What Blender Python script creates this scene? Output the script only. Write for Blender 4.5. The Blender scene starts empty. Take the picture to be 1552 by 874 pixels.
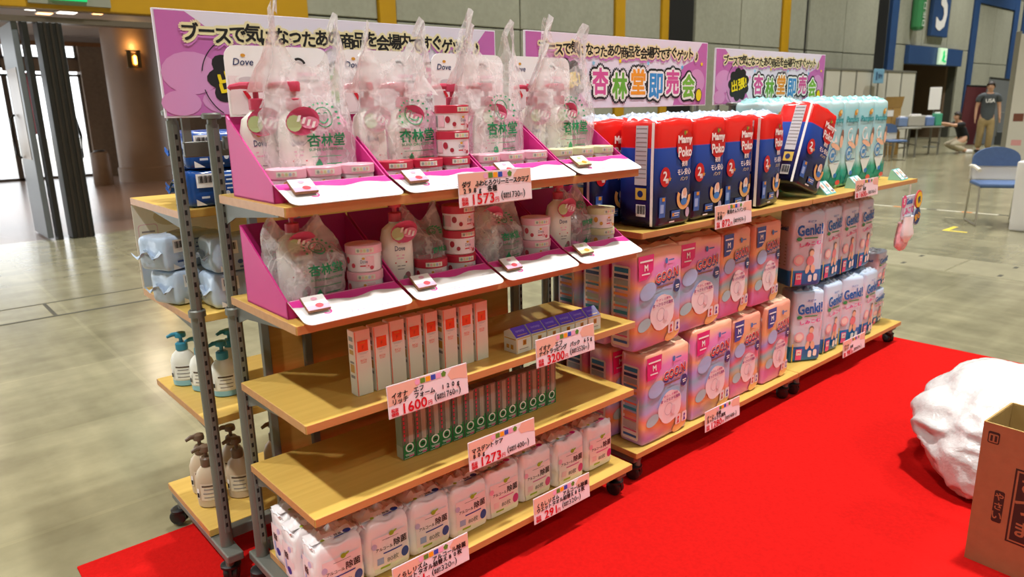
import bpy, bmesh, math, random
from mathutils import Vector, Matrix, noise
random.seed(7)
SC = bpy.context.scene
COL = SC.collection
PI = math.pi
# ------------------------------------------------------------------ camera
F_PX, YAW, PITCH, ROLL, CAM_H = 1097.0, 0.7177, 0.2446, -0.021, 1.36
def cam_axes():
    cy, sy, cp, sp = math.cos(YAW), math.sin(YAW), math.cos(PITCH), math.sin(PITCH)
    fwd = Vector((sy*cp, cy*cp, -sp)); right = Vector((cy, -sy, 0)); up = right.cross(fwd)
    cr, sr = math.cos(ROLL), math.sin(ROLL)
    return cr*right + sr*up, -sr*right + cr*up, fwd
_r, _u, _f = cam_axes()
cam = bpy.data.cameras.new('camera'); camo = bpy.data.objects.new('camera', cam); COL.objects.link(camo)
camo.matrix_world = Matrix(((_r.x, _u.x, -_f.x, 0), (_r.y, _u.y, -_f.y, 0), (_r.z, _u.z, -_f.z, CAM_H), (0, 0, 0, 1)))
cam.sensor_width = 36.0; cam.lens = 36.0*F_PX/1552.0; cam.clip_end = 300; cam.clip_start = 0.02
cam.dof.use_dof = True; cam.dof.focus_distance = 2.3; cam.dof.aperture_fstop = 4.0
SC.camera = camo
# ------------------------------------------------------------------ view, sky, lamps
SC.view_settings.view_transform = 'Standard'; SC.view_settings.look = 'None'
SC.view_settings.gamma = 1.0; SC.view_settings.use_curve_mapping = False
SC.view_settings.exposure = 0.0
SC.cycles.use_denoising = True
SC.cycles.max_bounces = 8; SC.cycles.diffuse_bounces = 4; SC.cycles.transparent_max_bounces = 24
SC.cycles.sample_clamp_indirect = 6.0
W = bpy.data.worlds.new('sky'); SC.world = W; W.use_nodes = True
W.node_tree.nodes['Background'].inputs[0].default_value = (0.93, 0.97, 1.0, 1)
W.node_tree.nodes['Background'].inputs[1].default_value = 3.6
def lamp(x, y, z, energy, size, col=(1, 0.985, 0.95), spread=106):
    l = bpy.data.lights.new('ceiling_lamp', 'AREA'); l.energy = energy; l.size = size; l.shape = 'DISK'; l.color = col; l.spread = math.radians(spread)
    o = bpy.data.objects.new('ceiling_lamp', l); COL.objects.link(o); o.location = (x, y, z)
    return o
LAMP_E = 275
for lx in (-9.4, -3.0, 3.4, 9.8, 16.2, 22.6, 29.0, 35.4):
    for ly in (-12.6, -6.2, 0.2, 6.6):
        lamp(lx, ly, 8.6, LAMP_E, 0.4)
for lx in (0.5, 3.2, 6):
    lamp(lx, 13, 3.05, 34, 0.4, (1, .8, .6), 160)
# ------------------------------------------------------------------ materials
def lin(c):
    if isinstance(c, str):
        c = c.lstrip('#'); c = [int(c[i:i+2], 16)/255 for i in (0, 2, 4)]
    return tuple((x/12.92 if x <= .04045 else ((x+.055)/1.055)**2.4) for x in c)
MATS = {}
def mat(name, col='#ffffff', rough=.5, var=.0, scale=20, bump=0, metal=0, alpha=1, spec=.5, stretch=None, emit=0, coat=0, bscale=None, trans=0, sheen=0):
    if name in MATS: return MATS[name]
    m = bpy.data.materials.new(name); m.use_nodes = True; nt = m.node_tree; b = nt.nodes['Principled BSDF']
    c = lin(col); b.inputs['Base Color'].default_value = (*c, 1); b.inputs['Roughness'].default_value = rough
    b.inputs['Metallic'].default_value = metal; b.inputs['Alpha'].default_value = alpha
    b.inputs['Specular IOR Level'].default_value = spec; b.inputs['Coat Weight'].default_value = coat
    b.inputs['Transmission Weight'].default_value = trans; b.inputs['Sheen Weight'].default_value = sheen
    if emit: b.inputs['Emission Color'].default_value = (*c, 1); b.inputs['Emission Strength'].default_value = emit
    if var or bump:
        tc = nt.nodes.new('ShaderNodeTexCoord'); mp = nt.nodes.new('ShaderNodeMapping')
        nt.links.new(tc.outputs['Object'], mp.inputs[0])
        if stretch: mp.inputs['Scale'].default_value = stretch
        if var:
            n = nt.nodes.new('ShaderNodeTexNoise'); n.inputs['Scale'].default_value = scale; n.inputs['Detail'].default_value = 5
            nt.links.new(mp.outputs[0], n.inputs['Vector'])
            r = nt.nodes.new('ShaderNodeValToRGB')
            r.color_ramp.elements[0].position = .3; r.color_ramp.elements[1].position = .7
            r.color_ramp.elements[0].color = (*[x*(1-var) for x in c], 1); r.color_ramp.elements[1].color = (*[min(1, x*(1+var)) for x in c], 1)
            nt.links.new(n.outputs[0], r.inputs[0]); nt.links.new(r.outputs[0], b.inputs['Base Color'])
        if bump:
            n2 = nt.nodes.new('ShaderNodeTexNoise'); n2.inputs['Scale'].default_value = bscale or scale; n2.inputs['Detail'].default_value = 3
            nt.links.new(mp.outputs[0], n2.inputs['Vector'])
            bp = nt.nodes.new('ShaderNodeBump'); bp.inputs['Strength'].default_value = bump; bp.inputs['Distance'].default_value = .01
            nt.links.new(n2.outputs[0], bp.inputs['Height']); nt.links.new(bp.outputs[0], b.inputs['Normal'])
    MATS[name] = m
    return m
def gradmat(name, stops, axis='Z', lo=0, hi=1, rough=.35, nz=.0):
    """colour bands along one object axis (a printed design)"""
    if name in MATS: return MATS[name]
    m = bpy.data.materials.new(name); m.use_nodes = True; nt = m.node_tree; b = nt.nodes['Principled BSDF']
    tc = nt.nodes.new('ShaderNodeTexCoord'); sp = nt.nodes.new('ShaderNodeSeparateXYZ'); nt.links.new(tc.outputs['Object'], sp.inputs[0])
    mr = nt.nodes.new('ShaderNodeMapRange'); mr.inputs[1].default_value = lo; mr.inputs[2].default_value = hi
    src = sp.outputs[axis]
    if nz:
        n = nt.nodes.new('ShaderNodeTexNoise'); n.inputs['Scale'].default_value = 7; n.inputs['Detail'].default_value = 1
        nt.links.new(tc.outputs['Object'], n.inputs['Vector'])
        ma = nt.nodes.new('ShaderNodeMath'); ma.operation = 'MULTIPLY_ADD'; ma.inputs[1].default_value = nz; nt.links.new(n.outputs[0], ma.inputs[0]); nt.links.new(src, ma.inputs[2]); src = ma.outputs[0]
    nt.links.new(src, mr.inputs[0])
    r = nt.nodes.new('ShaderNodeValToRGB'); nt.links.new(mr.outputs[0], r.inputs[0])
    e = r.color_ramp.elements
    while len(e) < len(stops): e.new(.5)
    for el, (p, c) in zip(e, stops): el.position = p; el.color = (*lin(c), 1)
    nt.links.new(r.outputs[0], b.inputs['Base Color']); b.inputs['Roughness'].default_value = rough
    MATS[name] = m
    return m
def concrete(name, c1, c2, rough=.8, scale=.6, stretch=(1, 1, .25), bump=.1, fine=14, spec=.4):
    m = bpy.data.materials.new(name); m.use_nodes = True; nt = m.node_tree; b = nt.nodes['Principled BSDF']
    tc = nt.nodes.new('ShaderNodeTexCoord'); mp = nt.nodes.new('ShaderNodeMapping'); mp.inputs['Scale'].default_value = stretch
    nt.links.new(tc.outputs['Object'], mp.inputs[0])
    n1 = nt.nodes.new('ShaderNodeTexNoise'); n1.inputs['Scale'].default_value = scale; n1.inputs['Detail'].default_value = 8; n1.inputs['Roughness'].default_value = .65
    n2 = nt.nodes.new('ShaderNodeTexNoise'); n2.inputs['Scale'].default_value = fine; n2.inputs['Detail'].default_value = 4
    nt.links.new(mp.outputs[0], n1.inputs['Vector']); nt.links.new(tc.outputs['Object'], n2.inputs['Vector'])
    mx = nt.nodes.new('ShaderNodeMix'); mx.inputs[0].default_value = .3
    nt.links.new(n1.outputs[0], mx.inputs[2]); nt.links.new(n2.outputs[0], mx.inputs[3])
    r = nt.nodes.new('ShaderNodeValToRGB'); e = r.color_ramp.elements; e[0].position = .34; e[1].position = .66
    e[0].color = (*lin(c1), 1); e[1].color = (*lin(c2), 1)
    nt.links.new(mx.outputs[0], r.inputs[0]); nt.links.new(r.outputs[0], b.inputs['Base Color'])
    b.inputs['Roughness'].default_value = rough; b.inputs['Specular IOR Level'].default_value = spec
    bp = nt.nodes.new('ShaderNodeBump'); bp.inputs['Strength'].default_value = bump; bp.inputs['Distance'].default_value = .01
    nt.links.new(n2.outputs[0], bp.inputs['Height']); nt.links.new(bp.outputs[0], b.inputs['Normal'])
    MATS[name] = m
    return m
def woodmat(name, c1, c2, rough=.35):
    m = bpy.data.materials.new(name); m.use_nodes = True; nt = m.node_tree; b = nt.nodes['Principled BSDF']
    tc = nt.nodes.new('ShaderNodeTexCoord'); mp = nt.nodes.new('ShaderNodeMapping'); mp.inputs['Scale'].default_value = (2.2, 38, 38)
    nt.links.new(tc.outputs['Object'], mp.inputs[0])
    n = nt.nodes.new('ShaderNodeTexNoise'); n.inputs['Scale'].default_value = 1.4; n.inputs['Detail'].default_value = 6; n.inputs['Distortion'].default_value = .6
    nt.links.new(mp.outputs[0], n.inputs['Vector'])
    r = nt.nodes.new('ShaderNodeValToRGB'); e = r.color_ramp.elements; e[0].position = .3; e[1].position = .7
    e[0].color = (*lin(c1), 1); e[1].color = (*lin(c2), 1)
    nt.links.new(n.outputs[0], r.inputs[0]); nt.links.new(r.outputs[0], b.inputs['Base Color']); b.inputs['Roughness'].default_value = rough
    MATS[name] = m
    return m
def bagmat(name, col, a0, a1, rough=.22):
    m = bpy.data.materials.new(name); m.use_nodes = True; nt = m.node_tree; b = nt.nodes['Principled BSDF']
    b.inputs['Base Color'].default_value = (*lin(col), 1); b.inputs['Roughness'].default_value = rough
    tc = nt.nodes.new('ShaderNodeTexCoord'); n = nt.nodes.new('ShaderNodeTexNoise'); n.inputs['Scale'].default_value = 14; n.inputs['Detail'].default_value = 4
    nt.links.new(tc.outputs['Object'], n.inputs['Vector'])
    mr = nt.nodes.new('ShaderNodeMapRange'); mr.inputs[1].default_value = .35; mr.inputs[2].default_value = .7; mr.inputs[3].default_value = a0; mr.inputs[4].default_value = a1
    nt.links.new(n.outputs[0], mr.inputs[0])
    # bright glints along the film's creases, painted as more opaque white lines
    mp = nt.nodes.new('ShaderNodeMapping'); mp.inputs['Scale'].default_value = (1.5, 1.5, .75); mp.inputs['Rotation'].default_value = (.3, .5, .2)
    dn = nt.nodes.new('ShaderNodeMixRGB'); dn.blend_type = 'ADD'; dn.inputs[0].default_value = .12; nt.links.new(tc.outputs['Object'], dn.inputs[1]); nt.links.new(n.outputs[1], dn.inputs[2]); nt.links.new(dn.outputs[0], mp.inputs[0])
    vo = nt.nodes.new('ShaderNodeTexVoronoi'); vo.feature = 'DISTANCE_TO_EDGE'; vo.inputs['Scale'].default_value = 10; nt.links.new(mp.outputs[0], vo.inputs['Vector'])
    m2 = nt.nodes.new('ShaderNodeMapRange'); m2.interpolation_type = 'SMOOTHSTEP'; m2.inputs[1].default_value = 0; m2.inputs[2].default_value = .075; m2.inputs[3].default_value = .2; m2.inputs[4].default_value = 0
    nt.links.new(vo.outputs[0], m2.inputs[0]); ad = nt.nodes.new('ShaderNodeMath'); ad.operation = 'ADD'; ad.use_clamp = True
    nt.links.new(mr.outputs[0], ad.inputs[0]); nt.links.new(m2.outputs[0], ad.inputs[1]); nt.links.new(ad.outputs[0], b.inputs['Alpha'])
    bp = nt.nodes.new('ShaderNodeBump'); bp.inputs['Strength'].default_value = .6; bp.inputs['Distance'].default_value = .01
    n3 = nt.nodes.new('ShaderNodeTexNoise'); n3.inputs['Scale'].default_value = 26; n3.inputs['Detail'].default_value = 2; nt.links.new(tc.outputs['Object'], n3.inputs['Vector'])
    nt.links.new(n3.outputs[0], bp.inputs['Height']); nt.links.new(bp.outputs[0], b.inputs['Normal'])
    MATS[name] = m
    return m
# ------------------------------------------------------------------ mesh building
class MB:
    def __init__(s): s.v = []; s.f = []; s.mi = []; s.mats = []; s.xf = None
    def midx(s, m):
        if m not in s.mats: s.mats.append(m)
        return s.mats.index(m)
    def add(s, vs, fs, m, xf=None):
        o = len(s.v); k = s.midx(m) if not callable(m) or isinstance(m, bpy.types.Material) else None
        xf = xf or s.xf
        s.v += [xf(v) for v in vs] if xf else [tuple(v) for v in vs]
        for f in fs: s.f.append(tuple(i+o for i in f)); s.mi.append(k)
    def box(s, x0, x1, y0, y1, z0, z1, m, xf=None):
        vs = [(x, y, z) for x in (x0, x1) for y in (y0, y1) for z in (z0, z1)]
        s.add(vs, [(0, 1, 3, 2), (4, 6, 7, 5), (0, 4, 5, 1), (2, 3, 7, 6), (0, 2, 6, 4), (1, 5, 7, 3)], m, xf)
    def bbox(s, x0, x1, y0, y1, z0, z1, m, b=.003, xf=None):
        """box with chamfered edges"""
        s.rbox((x0+x1)/2, (y0+y1)/2, (z0+z1)/2, (x1-x0)/2, (y1-y0)/2, (z1-z0)/2, b, m, n=1, k=1, xf=xf)
    def rbox(s, cx, cy, cz, hx, hy, hz, r, m, n=2, k=2, xf=None, mf=None):
        """rounded box: k rings per corner, n divisions per flat; mf(centre)->material"""
        def axis(h):
            a = [-h + r*(1-math.cos(i/k*PI/2)) if k > 1 else -h + r*i for i in range(k)] + [-h+r+(2*h-2*r)*i/n for i in range(n+1)]
            a += [-t for t in reversed(a[:k])]
            return a
        ax, ay, az = axis(hx), axis(hy), axis(hz); idx = {}; vs = []; fs = []
        def V(i, j, l):
            key = (i, j, l)
            if key not in idx:
                p = Vector((ax[i], ay[j], az[l])); q = Vector((max(-hx+r, min(hx-r, p.x)), max(-hy+r, min(hy-r, p.y)), max(-hz+r, min(hz-r, p.z))))
                d = p-q
                if d.length > 1e-9: p = q + d.normalized()*r
                idx[key] = len(vs); vs.append((cx+p.x, cy+p.y, cz+p.z))
            return idx[key]
        X, Y, Z = len(ax)-1, len(ay)-1, len(az)-1
        for i in range(X):
            for j in range(Y):
                fs.append((V(i, j, 0), V(i, j+1, 0), V(i+1, j+1, 0), V(i+1, j, 0))); fs.append((V(i, j, Z), V(i+1, j, Z), V(i+1, j+1, Z), V(i, j+1, Z)))
        for i in range(X):
            for l in range(Z):
                fs.append((V(i, 0, l), V(i+1, 0, l), V(i+1, 0, l+1), V(i, 0, l+1))); fs.append((V(i, Y, l), V(i, Y, l+1), V(i+1, Y, l+1), V(i+1, Y, l)))
        for j in range(Y):
            for l in range(Z):
                fs.append((V(0, j, l), V(0, j, l+1), V(0, j+1, l+1), V(0, j+1, l))); fs.append((V(X, j, l), V(X, j+1, l), V(X, j+1, l+1), V(X, j, l+1)))
        o = len(s.f); s.add(vs, fs, m, xf)
        if mf:
            for q in range(len(fs)):
                c = [sum(vs[t][a] for t in fs[q])/len(fs[q]) for a in range(3)]; mm = mf(c)
                if mm: s.mi[o+q] = s.midx(mm)
    def lathe(s, prof, m, n=20, c=(0, 0, 0), sx=1, sy=1, caps=True, xf=None, mf=None):
        vs = []; fs = []
        for (r, z) in prof:
            for i in range(n):
                a = 2*PI*i/n; vs.append((c[0]+sx*r*math.cos(a), c[1]+sy*r*math.sin(a), c[2]+z))
        for k in range(len(prof)-1):
            for i in range(n):
                j = (i+1) % n; fs.append((k*n+i, k*n+j, (k+1)*n+j, (k+1)*n+i))
        if caps:
            fs.append(tuple(range(n-1, -1, -1))); fs.append(tuple((len(prof)-1)*n+i for i in range(n)))
        o = len(s.f); s.add(vs, fs, m, xf)
        if mf:
            for q in range(len(fs)):
                zc = sum(vs[t][2] for t in fs[q])/len(fs[q])-c[2]; mm = mf(zc)
                if mm: s.mi[o+q] = s.midx(mm)
    def tube(s, pts, r, m, n=8, flat=1.0, xf=None):
        vs = []; fs = []; pts = [Vector(p) for p in pts]; L = len(pts)
        for k, p in enumerate(pts):
            t = (pts[min(k+1, L-1)]-pts[max(k-1, 0)]).normalized()
            a = t.cross(Vector((0, 0, 1)))
            if a.length < .05: a = t.cross(Vector((0, 1, 0)))
            a.normalize(); b = t.cross(a).normalized(); rr = r[k] if isinstance(r, (list, tuple)) else r
            for i in range(n):
                an = 2*PI*i/n; vs.append(tuple(p + a*rr*math.cos(an) + b*rr*flat*math.sin(an)))
        for k in range(L-1):
            for i in range(n):
                j = (i+1) % n; fs.append((k*n+i, k*n+j, (k+1)*n+j, (k+1)*n+i))
        fs.append(tuple(range(n-1, -1, -1))); fs.append(tuple((L-1)*n+i for i in range(n)))
        s.add(vs, fs, m, xf)
    def prism(s, pts, a0, a1, m, plane='xz', xf=None):
        """extrude polygon; plane xz -> along y ; yz -> along x ; xy -> along z"""
        n = len(pts)
        mk = {'xz': lambda p, t: (p[0], t, p[1]), 'yz': lambda p, t: (t, p[0], p[1]), 'xy': lambda p, t: (p[0], p[1], t)}[plane]
        vs = [mk(p, a0) for p in pts] + [mk(p, a1) for p in pts]
        fs = [tuple(range(n)), tuple(range(2*n-1, n-1, -1))] + [(i, (i+1) % n, n+(i+1) % n, n+i)[::-1] for i in range(n)]
        s.add(vs, fs, m, xf)
    def build(s, name, parent=None, loc=None, rot=None, smooth=False, fix=False):
        me = bpy.data.meshes.new(name); me.from_pydata(s.v, [], s.f)
        for m in s.mats: me.materials.append(m)
        me.polygons.foreach_set('material_index', s.mi)
        if smooth:
            me.polygons.foreach_set('use_smooth', [True]*len(s.f))
            if smooth != 'all':
                me.set_sharp_from_angle(angle=math.radians(smooth if not isinstance(smooth, bool) else 40))
        if fix:
            bm = bmesh.new(); bm.from_mesh(me); bmesh.ops.recalc_face_normals(bm, faces=bm.faces); bm.to_mesh(me); bm.free()
        me.update()
        o = bpy.data.objects.new(name, me); COL.objects.link(o)
        if parent: o.parent = parent
        if loc: o.location = loc
        if rot: o.rotation_euler = rot
        return o
# --- text
TX = {}
def glyphs(s):
    key = s
    if key not in TX:
        c = bpy.data.curves.new('t', 'FONT'); c.body = s; c.resolution_u = 2
        o = bpy.data.objects.new('t', c); me = bpy.data.meshes.new_from_object(o)
        vs = [(v.co.x, v.co.y) for v in me.vertices]; fs = [tuple(p.vertices) for p in me.polygons]
        bpy.data.objects.remove(o); bpy.data.curves.remove(c); bpy.data.meshes.remove(me)
        if not vs: vs = [(0, 0)]
        xs = [v[0] for v in vs]; ys = [v[1] for v in vs]
        TX[key] = (vs, fs, min(xs), max(xs), min(ys), max(ys))
    return TX[key]
FRONT = lambda y0: (lambda a, b, e: (a, y0-e, b))
LEFT = lambda x0: (lambda a, b, e: (x0-e, -a, b))
TOP = lambda z0: (lambda a, b, e: (a, b, z0+e))
class Pr:
    """flat print on a face of a thing; layers are 0.5 mm apart"""
    def __init__(s, mb, frame, dz=.0005, post=None): s.mb = mb; s.fr = frame; s.dz = dz; s.post = post; s.n = 0
    def _add(s, pts, faces, m, L, k=0):
        s.n += 1; vs = [s.fr(a, b, s.dz*(L+.055*k+.009*(s.n % 40))) for a, b in pts]
        if s.post: vs = [s.post(v) for v in vs]
        s.mb.add(vs, faces, m)
    def poly(s, pts, m, L=1): s._add(pts, [tuple(range(len(pts)))], m, L)
    def rect(s, cx, cz, w, h, m, L=1, n=1, sk=0):
        pts = []; fs = []
        for j in range(n+1):
            for i in range(n+1): pts.append((cx-w/2+w*i/n+sk*h*(j/n-.5), cz-h/2+h*j/n))
        for j in range(n):
            for i in range(n): k = j*(n+1)+i; fs.append((k, k+1, k+n+2, k+n+1))
        s._add(pts, fs, m, L)
    def rrect(s, cx, cz, w, h, r, m, L=1):
        pts = []
        for (qx, qz, a0) in ((1, -1, -90), (1, 1, 0), (-1, 1, 90), (-1, -1, 180)):
            for t in range(5):
                a = math.radians(a0+t*22.5); pts.append((cx+qx*(w/2-r)+r*math.cos(a), cz+qz*(h/2-r)+r*math.sin(a)))
        s.poly(pts, m, L)
    def ell(s, cx, cz, rx, rz, m, L=1, n=18, rot=0):
        c, sn = math.cos(rot), math.sin(rot)
        s.poly([(cx+rx*math.cos(2*PI*i/n)*c-rz*math.sin(2*PI*i/n)*sn, cz+rx*math.cos(2*PI*i/n)*sn+rz*math.sin(2*PI*i/n)*c) for i in range(n)], m, L)
    def arc(s, cx, cz, r, w, a0, a1, m, L=1, n=14, sq=1):
        pts = [(cx+r*math.cos(math.radians(a0+(a1-a0)*i/n)), cz+sq*r*math.sin(math.radians(a0+(a1-a0)*i/n))) for i in range(n+1)]
        pts += [(cx+(r-w)*math.cos(math.radians(a1+(a0-a1)*i/n)), cz+sq*(r-w)*math.sin(math.radians(a1+(a0-a1)*i/n))) for i in range(n+1)]
        s.poly(pts, m, L)
    def star(s, cx, cz, r, m, L=1, k=5, inner=.5, rot=90, sx=1):
        s.poly([(cx+sx*(r if i % 2 == 0 else r*inner)*math.cos(math.radians(rot+i*180/k)), cz+(r if i % 2 == 0 else r*inner)*math.sin(math.radians(rot+i*180/k))) for i in range(2*k)], m, L)
    def text(s, t, cx, cz, h, m, L=2, bold=.0, w=None, align='c', shear=0, rot=0, natural=False, dirs=4):
        """bold: stroke thickening in units of the glyph height (shifted copies of the outline)"""
        vs, fs, x0, x1, y0, y1 = glyphs(t)
        sc = h/(.88 if natural else max(.2, y1-y0)); sx = (w/(x1-x0)) if w else sc
        mx = {'c': (x0+x1)/2, 'l': x0, 'r': x1}[align]; my = (.38 if natural else (y0+y1)/2)
        c, sn = math.cos(rot), math.sin(rot)
        sh = [(0, 0)] if not bold else [(bold*h*math.cos(2*PI*(k+.5)/dirs), bold*h*math.sin(2*PI*(k+.5)/dirs)) for k in range(dirs)]
        for kk, (ox, oz) in enumerate(sh):
            pts = []
            for x, y in vs:
                a = (x-mx)*sx+shear*(y-my)*sc; b = (y-my)*sc; pts.append((cx+a*c-b*sn+ox, cz+a*sn+b*c+oz))
            s._add(pts, fs, m, L, kk)
    def blob(s, cx, cz, rx, rz, m, L=1, n=9, bump=.16):
        N = n*5
        s.poly([(cx+rx*(1-bump*(1-abs(math.sin(n*PI*i/N))))*math.cos(2*PI*i/N), cz+rz*(1-bump*(1-abs(math.sin(n*PI*i/N))))*math.sin(2*PI*i/N)) for i in range(N)], m, L)
# --- things
def tag(o, label=None, cat=None, group=None, kind=None):
    for k, v in (('label', label), ('category', cat), ('group', group), ('kind', kind)):
        if v: o[k] = v
    return o
def empty(name, loc=(0, 0, 0), rz=0):
    o = bpy.data.objects.new(name, None); COL.objects.link(o); o.location = loc; o.rotation_euler = (0, 0, rz); o.empty_display_size = .05
    return o
def copy_tree(o, loc=None, rot=None, label=None, parent=None, scale=None, mats=None):
    c = o.copy(); COL.objects.link(c)
    if parent: c.parent = parent
    if loc is not None: c.location = loc
    if rot is not None: c.rotation_euler = rot
    if scale is not None: c.scale = scale
    if label: c['label'] = label
    for ch in o.children: copy_tree(ch, parent=c)
    return c
class Proto:
    """first placing uses the thing itself, later ones copies with their parts"""
    def __init__(s, o): s.o = o; s.used = False
    def place(s, loc, rot=(0, 0, 0), label=None, scale=None):
        if s.used: return copy_tree(s.o, loc, rot, label, scale=scale)
        s.used = True; s.o.location = loc; s.o.rotation_euler = rot
        if label: s.o['label'] = label
        if scale is not None: s.o.scale = scale
        return s.o
ORD = ['first', 'second', 'third', 'fourth', 'fifth', 'sixth', 'seventh', 'eighth', 'ninth', 'tenth', 'eleventh', 'twelfth', 'thirteenth', 'fourteenth', 'fifteenth']
# ------------------------------------------------------------------ common materials
M_FLOOR = concrete('polished_floor', '#7d785f', '#a09a7c', rough=.2, scale=1.3, stretch=(1, 1, 1), bump=.02, fine=6, spec=.45)
def floor_wear(m):
    """faint straight scuffs and old tile lines in the polished floor"""
    nt = m.node_tree; b = nt.nodes['Principled BSDF']; tc = nt.nodes['Texture Coordinate']; src = b.inputs['Base Color'].links[0].from_socket
    for k, sc in enumerate(((.7, 7, 1), (6, .6, 1))):
        mp = nt.nodes.new('ShaderNodeMapping'); mp.inputs['Scale'].default_value = sc; mp.inputs['Rotation'].default_value = (0, 0, .12); nt.links.new(tc.outputs['Object'], mp.inputs[0])
        n = nt.nodes.new('ShaderNodeTexNoise'); n.inputs['Scale'].default_value = .8; n.inputs['Detail'].default_value = 3; nt.links.new(mp.outputs[0], n.inputs['Vector'])
        r = nt.nodes.new('ShaderNodeValToRGB'); r.color_ramp.elements[0].position = .42; r.color_ramp.elements[1].position = .6; r.color_ramp.elements[0].color = (.86, .86, .86, 1); r.color_ramp.elements[1].color = (1.0, 1.0, 1.0, 1); nt.links.new(n.outputs[0], r.inputs[0])
        mx = nt.nodes.new('ShaderNodeMixRGB'); mx.blend_type = 'MULTIPLY'; mx.inputs[0].default_value = 1; nt.links.new(src, mx.inputs[1]); nt.links.new(r.outputs[0], mx.inputs[2]); src = mx.outputs[0]
    br = nt.nodes.new('ShaderNodeTexBrick'); br.inputs['Scale'].default_value = 1.0; br.inputs['Color1'].default_value = (1, 1, 1, 1); br.inputs['Color2'].default_value = (.95, .95, .94, 1); br.inputs['Mortar'].default_value = (1.08, 1.08, 1.06, 1); br.inputs['Mortar Size'].default_value = .012; br.inputs['Brick Width'].default_value = .9; br.inputs['Row Height'].default_value = .9; br.offset = 0
    nt.links.new(tc.outputs['Object'], br.inputs['Vector']); mx = nt.nodes.new('ShaderNodeMixRGB'); mx.blend_type = 'MULTIPLY'; mx.inputs[0].default_value = 1; nt.links.new(src, mx.inputs[1]); nt.links.new(br.outputs[0], mx.inputs[2]); nt.links.new(mx.outputs[0], b.inputs['Base Color'])
floor_wear(M_FLOOR)
M_CONC = concrete('wall_concrete', '#8b8c7c', '#a3a392', rough=.85, scale=.5, bump=.1)
M_CONC2 = concrete('lobby_concrete', '#6e5b49', '#8a745f', rough=.6, scale=.8)
M_LFLOOR = concrete('lobby_stone_floor', '#735a4c', '#8c7262', rough=.25, scale=.7, stretch=(1, 1, 1), bump=.02)
M_CARPET = mat('red_carpet', '#bd1613', .95, .08, 90, .2, spec=.05)
M_YEL = mat('yellow_paint', '#b98c0a', .5, .05, 3)
M_BLACK = mat('black_paint', '#0d0d0d', .6, .1, 5)
M_DGREY = mat('dark_grey_metal', '#2f2f2d', .35, .1, 6, metal=.4)
M_STEEL = mat('grey_steel', '#74766f', .42, .05, 12, metal=.3)
M_STEELD = mat('grey_steel_inner', '#3c3a38', .6, .1, 12)
M_WOOD = woodmat('light_wood', '#cda852', '#d7b45e')
M_WEDGE = woodmat('wood_edge', '#bd8550', '#c8905a')
M_PANEL = woodmat('back_panel_wood', '#b5843c', '#c4924a')
M_RUB = mat('black_rubber', '#1a1a1a', .4, .1, 40)
M_WHITE = mat('white_print', '#f3f1ee', .45)
M_K = mat('black_print', '#161314', .5)
M_BLUEP = mat('blue_paint', '#2b4a78', .5, .05, 3)
# ================================================================== setting
def struct(o): o['kind'] = 'structure'; return o
m = MB(); m.box(-14, 60, -14, 9.72, -.2, 0, M_FLOOR); struct(m.build('floor'))
m = MB(); m.box(-4, 14, 9.72, 26, -.2, 0, M_LFLOOR); struct(m.build('floor_lobby'))
M_CEIL = mat('ceiling_paint', '#85837c', .8, .05, .5)
m = MB(); m.box(-14, 60, -14, 10, 10.0, 10.2, M_CEIL); struct(m.build('ceiling'))
m = MB(); m.box(-14.2, -14, -14, 10, 0, 10, M_CONC); struct(m.build('wall_left'))
m = MB(); m.box(60, 60.2, -14, 10, 0, 10, M_CONC); struct(m.build('wall_right'))
m = MB(); m.box(-14, 60, -14.2, -14, 0, 10, M_CONC); struct(m.build('wall_front'))
# back wall: a dark backing with every concrete panel, strip and frame proud of it
WY = 9.6
M_JOINT = mat('joint_shadow', '#4e4f46', .9, .1, 4)
wall = MB()
wall.box(4.75, 24.8, WY+.06, WY+.3, 0, 10, M_JOINT); wall.box(-14, 4.75, WY+.06, WY+.3, 2.52, 10, M_JOINT)
wall.box(29.5, 60, WY+.06, WY+.3, 0, 10, M_JOINT); wall.box(24.8, 29.5, WY+.06, WY+.3, 2.45, 10, M_JOINT)
wall = struct(wall.build('wall_back'))
G = .012
def panel(x0, x1, z0, z1, mt=M_CONC, name='panel', y=WY):
    b = MB(); b.bbox(x0+G, x1-G, y, WY+.08, z0+G, z1-G, mt, .01); return b.build(name, wall)
ROWS = ((0, 2.634), (2.634, 5.27), (5.27, 8), (8, 10))
for x0, x1 in ((4.81, 5.92), (6.22, 8.69), (8.69, 11.09), (11.39, 12.51), (13.7, 15.45), (15.45, 17.22), (17.66, 18.44), (18.6, 20.6), (20.6, 22.62)):
    for z0, z1 in ROWS: panel(x0, x1, z0, z1)
for x0, x1 in ((5.92, 6.22), (11.09, 11.39), (12.51, 12.75), (17.22, 17.6)): panel(x0, x1, 0, 10, M_YEL, 'yellow_strip', WY-.04)
for x0, x1 in ((12.75, 13.7), (18.44, 18.6), (22.62, 23.4)): panel(x0, x1, 0, 10, M_BLACK, 'dark_recess', WY+.04)
panel(23.45, 23.95, 0, 10, M_BLUEP, 'blue_strip', WY-.05)
panel(24.0, 24.8, 0, 3.0); panel(29.5, 30.35, 0, 3.0)
for x0, x1 in ((24.0, 26), (26, 28.2), (28.2, 30.35)): panel(x0, x1, 3.0, 6.2); panel(x0, x1, 6.2, 10)
panel(30.38, 30.92, 0, 10, M_BLUEP, 'blue_strip', WY-.05); panel(34.9, 35.5, 0, 10, M_BLUEP, 'blue_strip', WY-.05); panel(36.1, 36.5, 0, 10, M_BLUEP, 'blue_strip', WY-.05)
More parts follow.
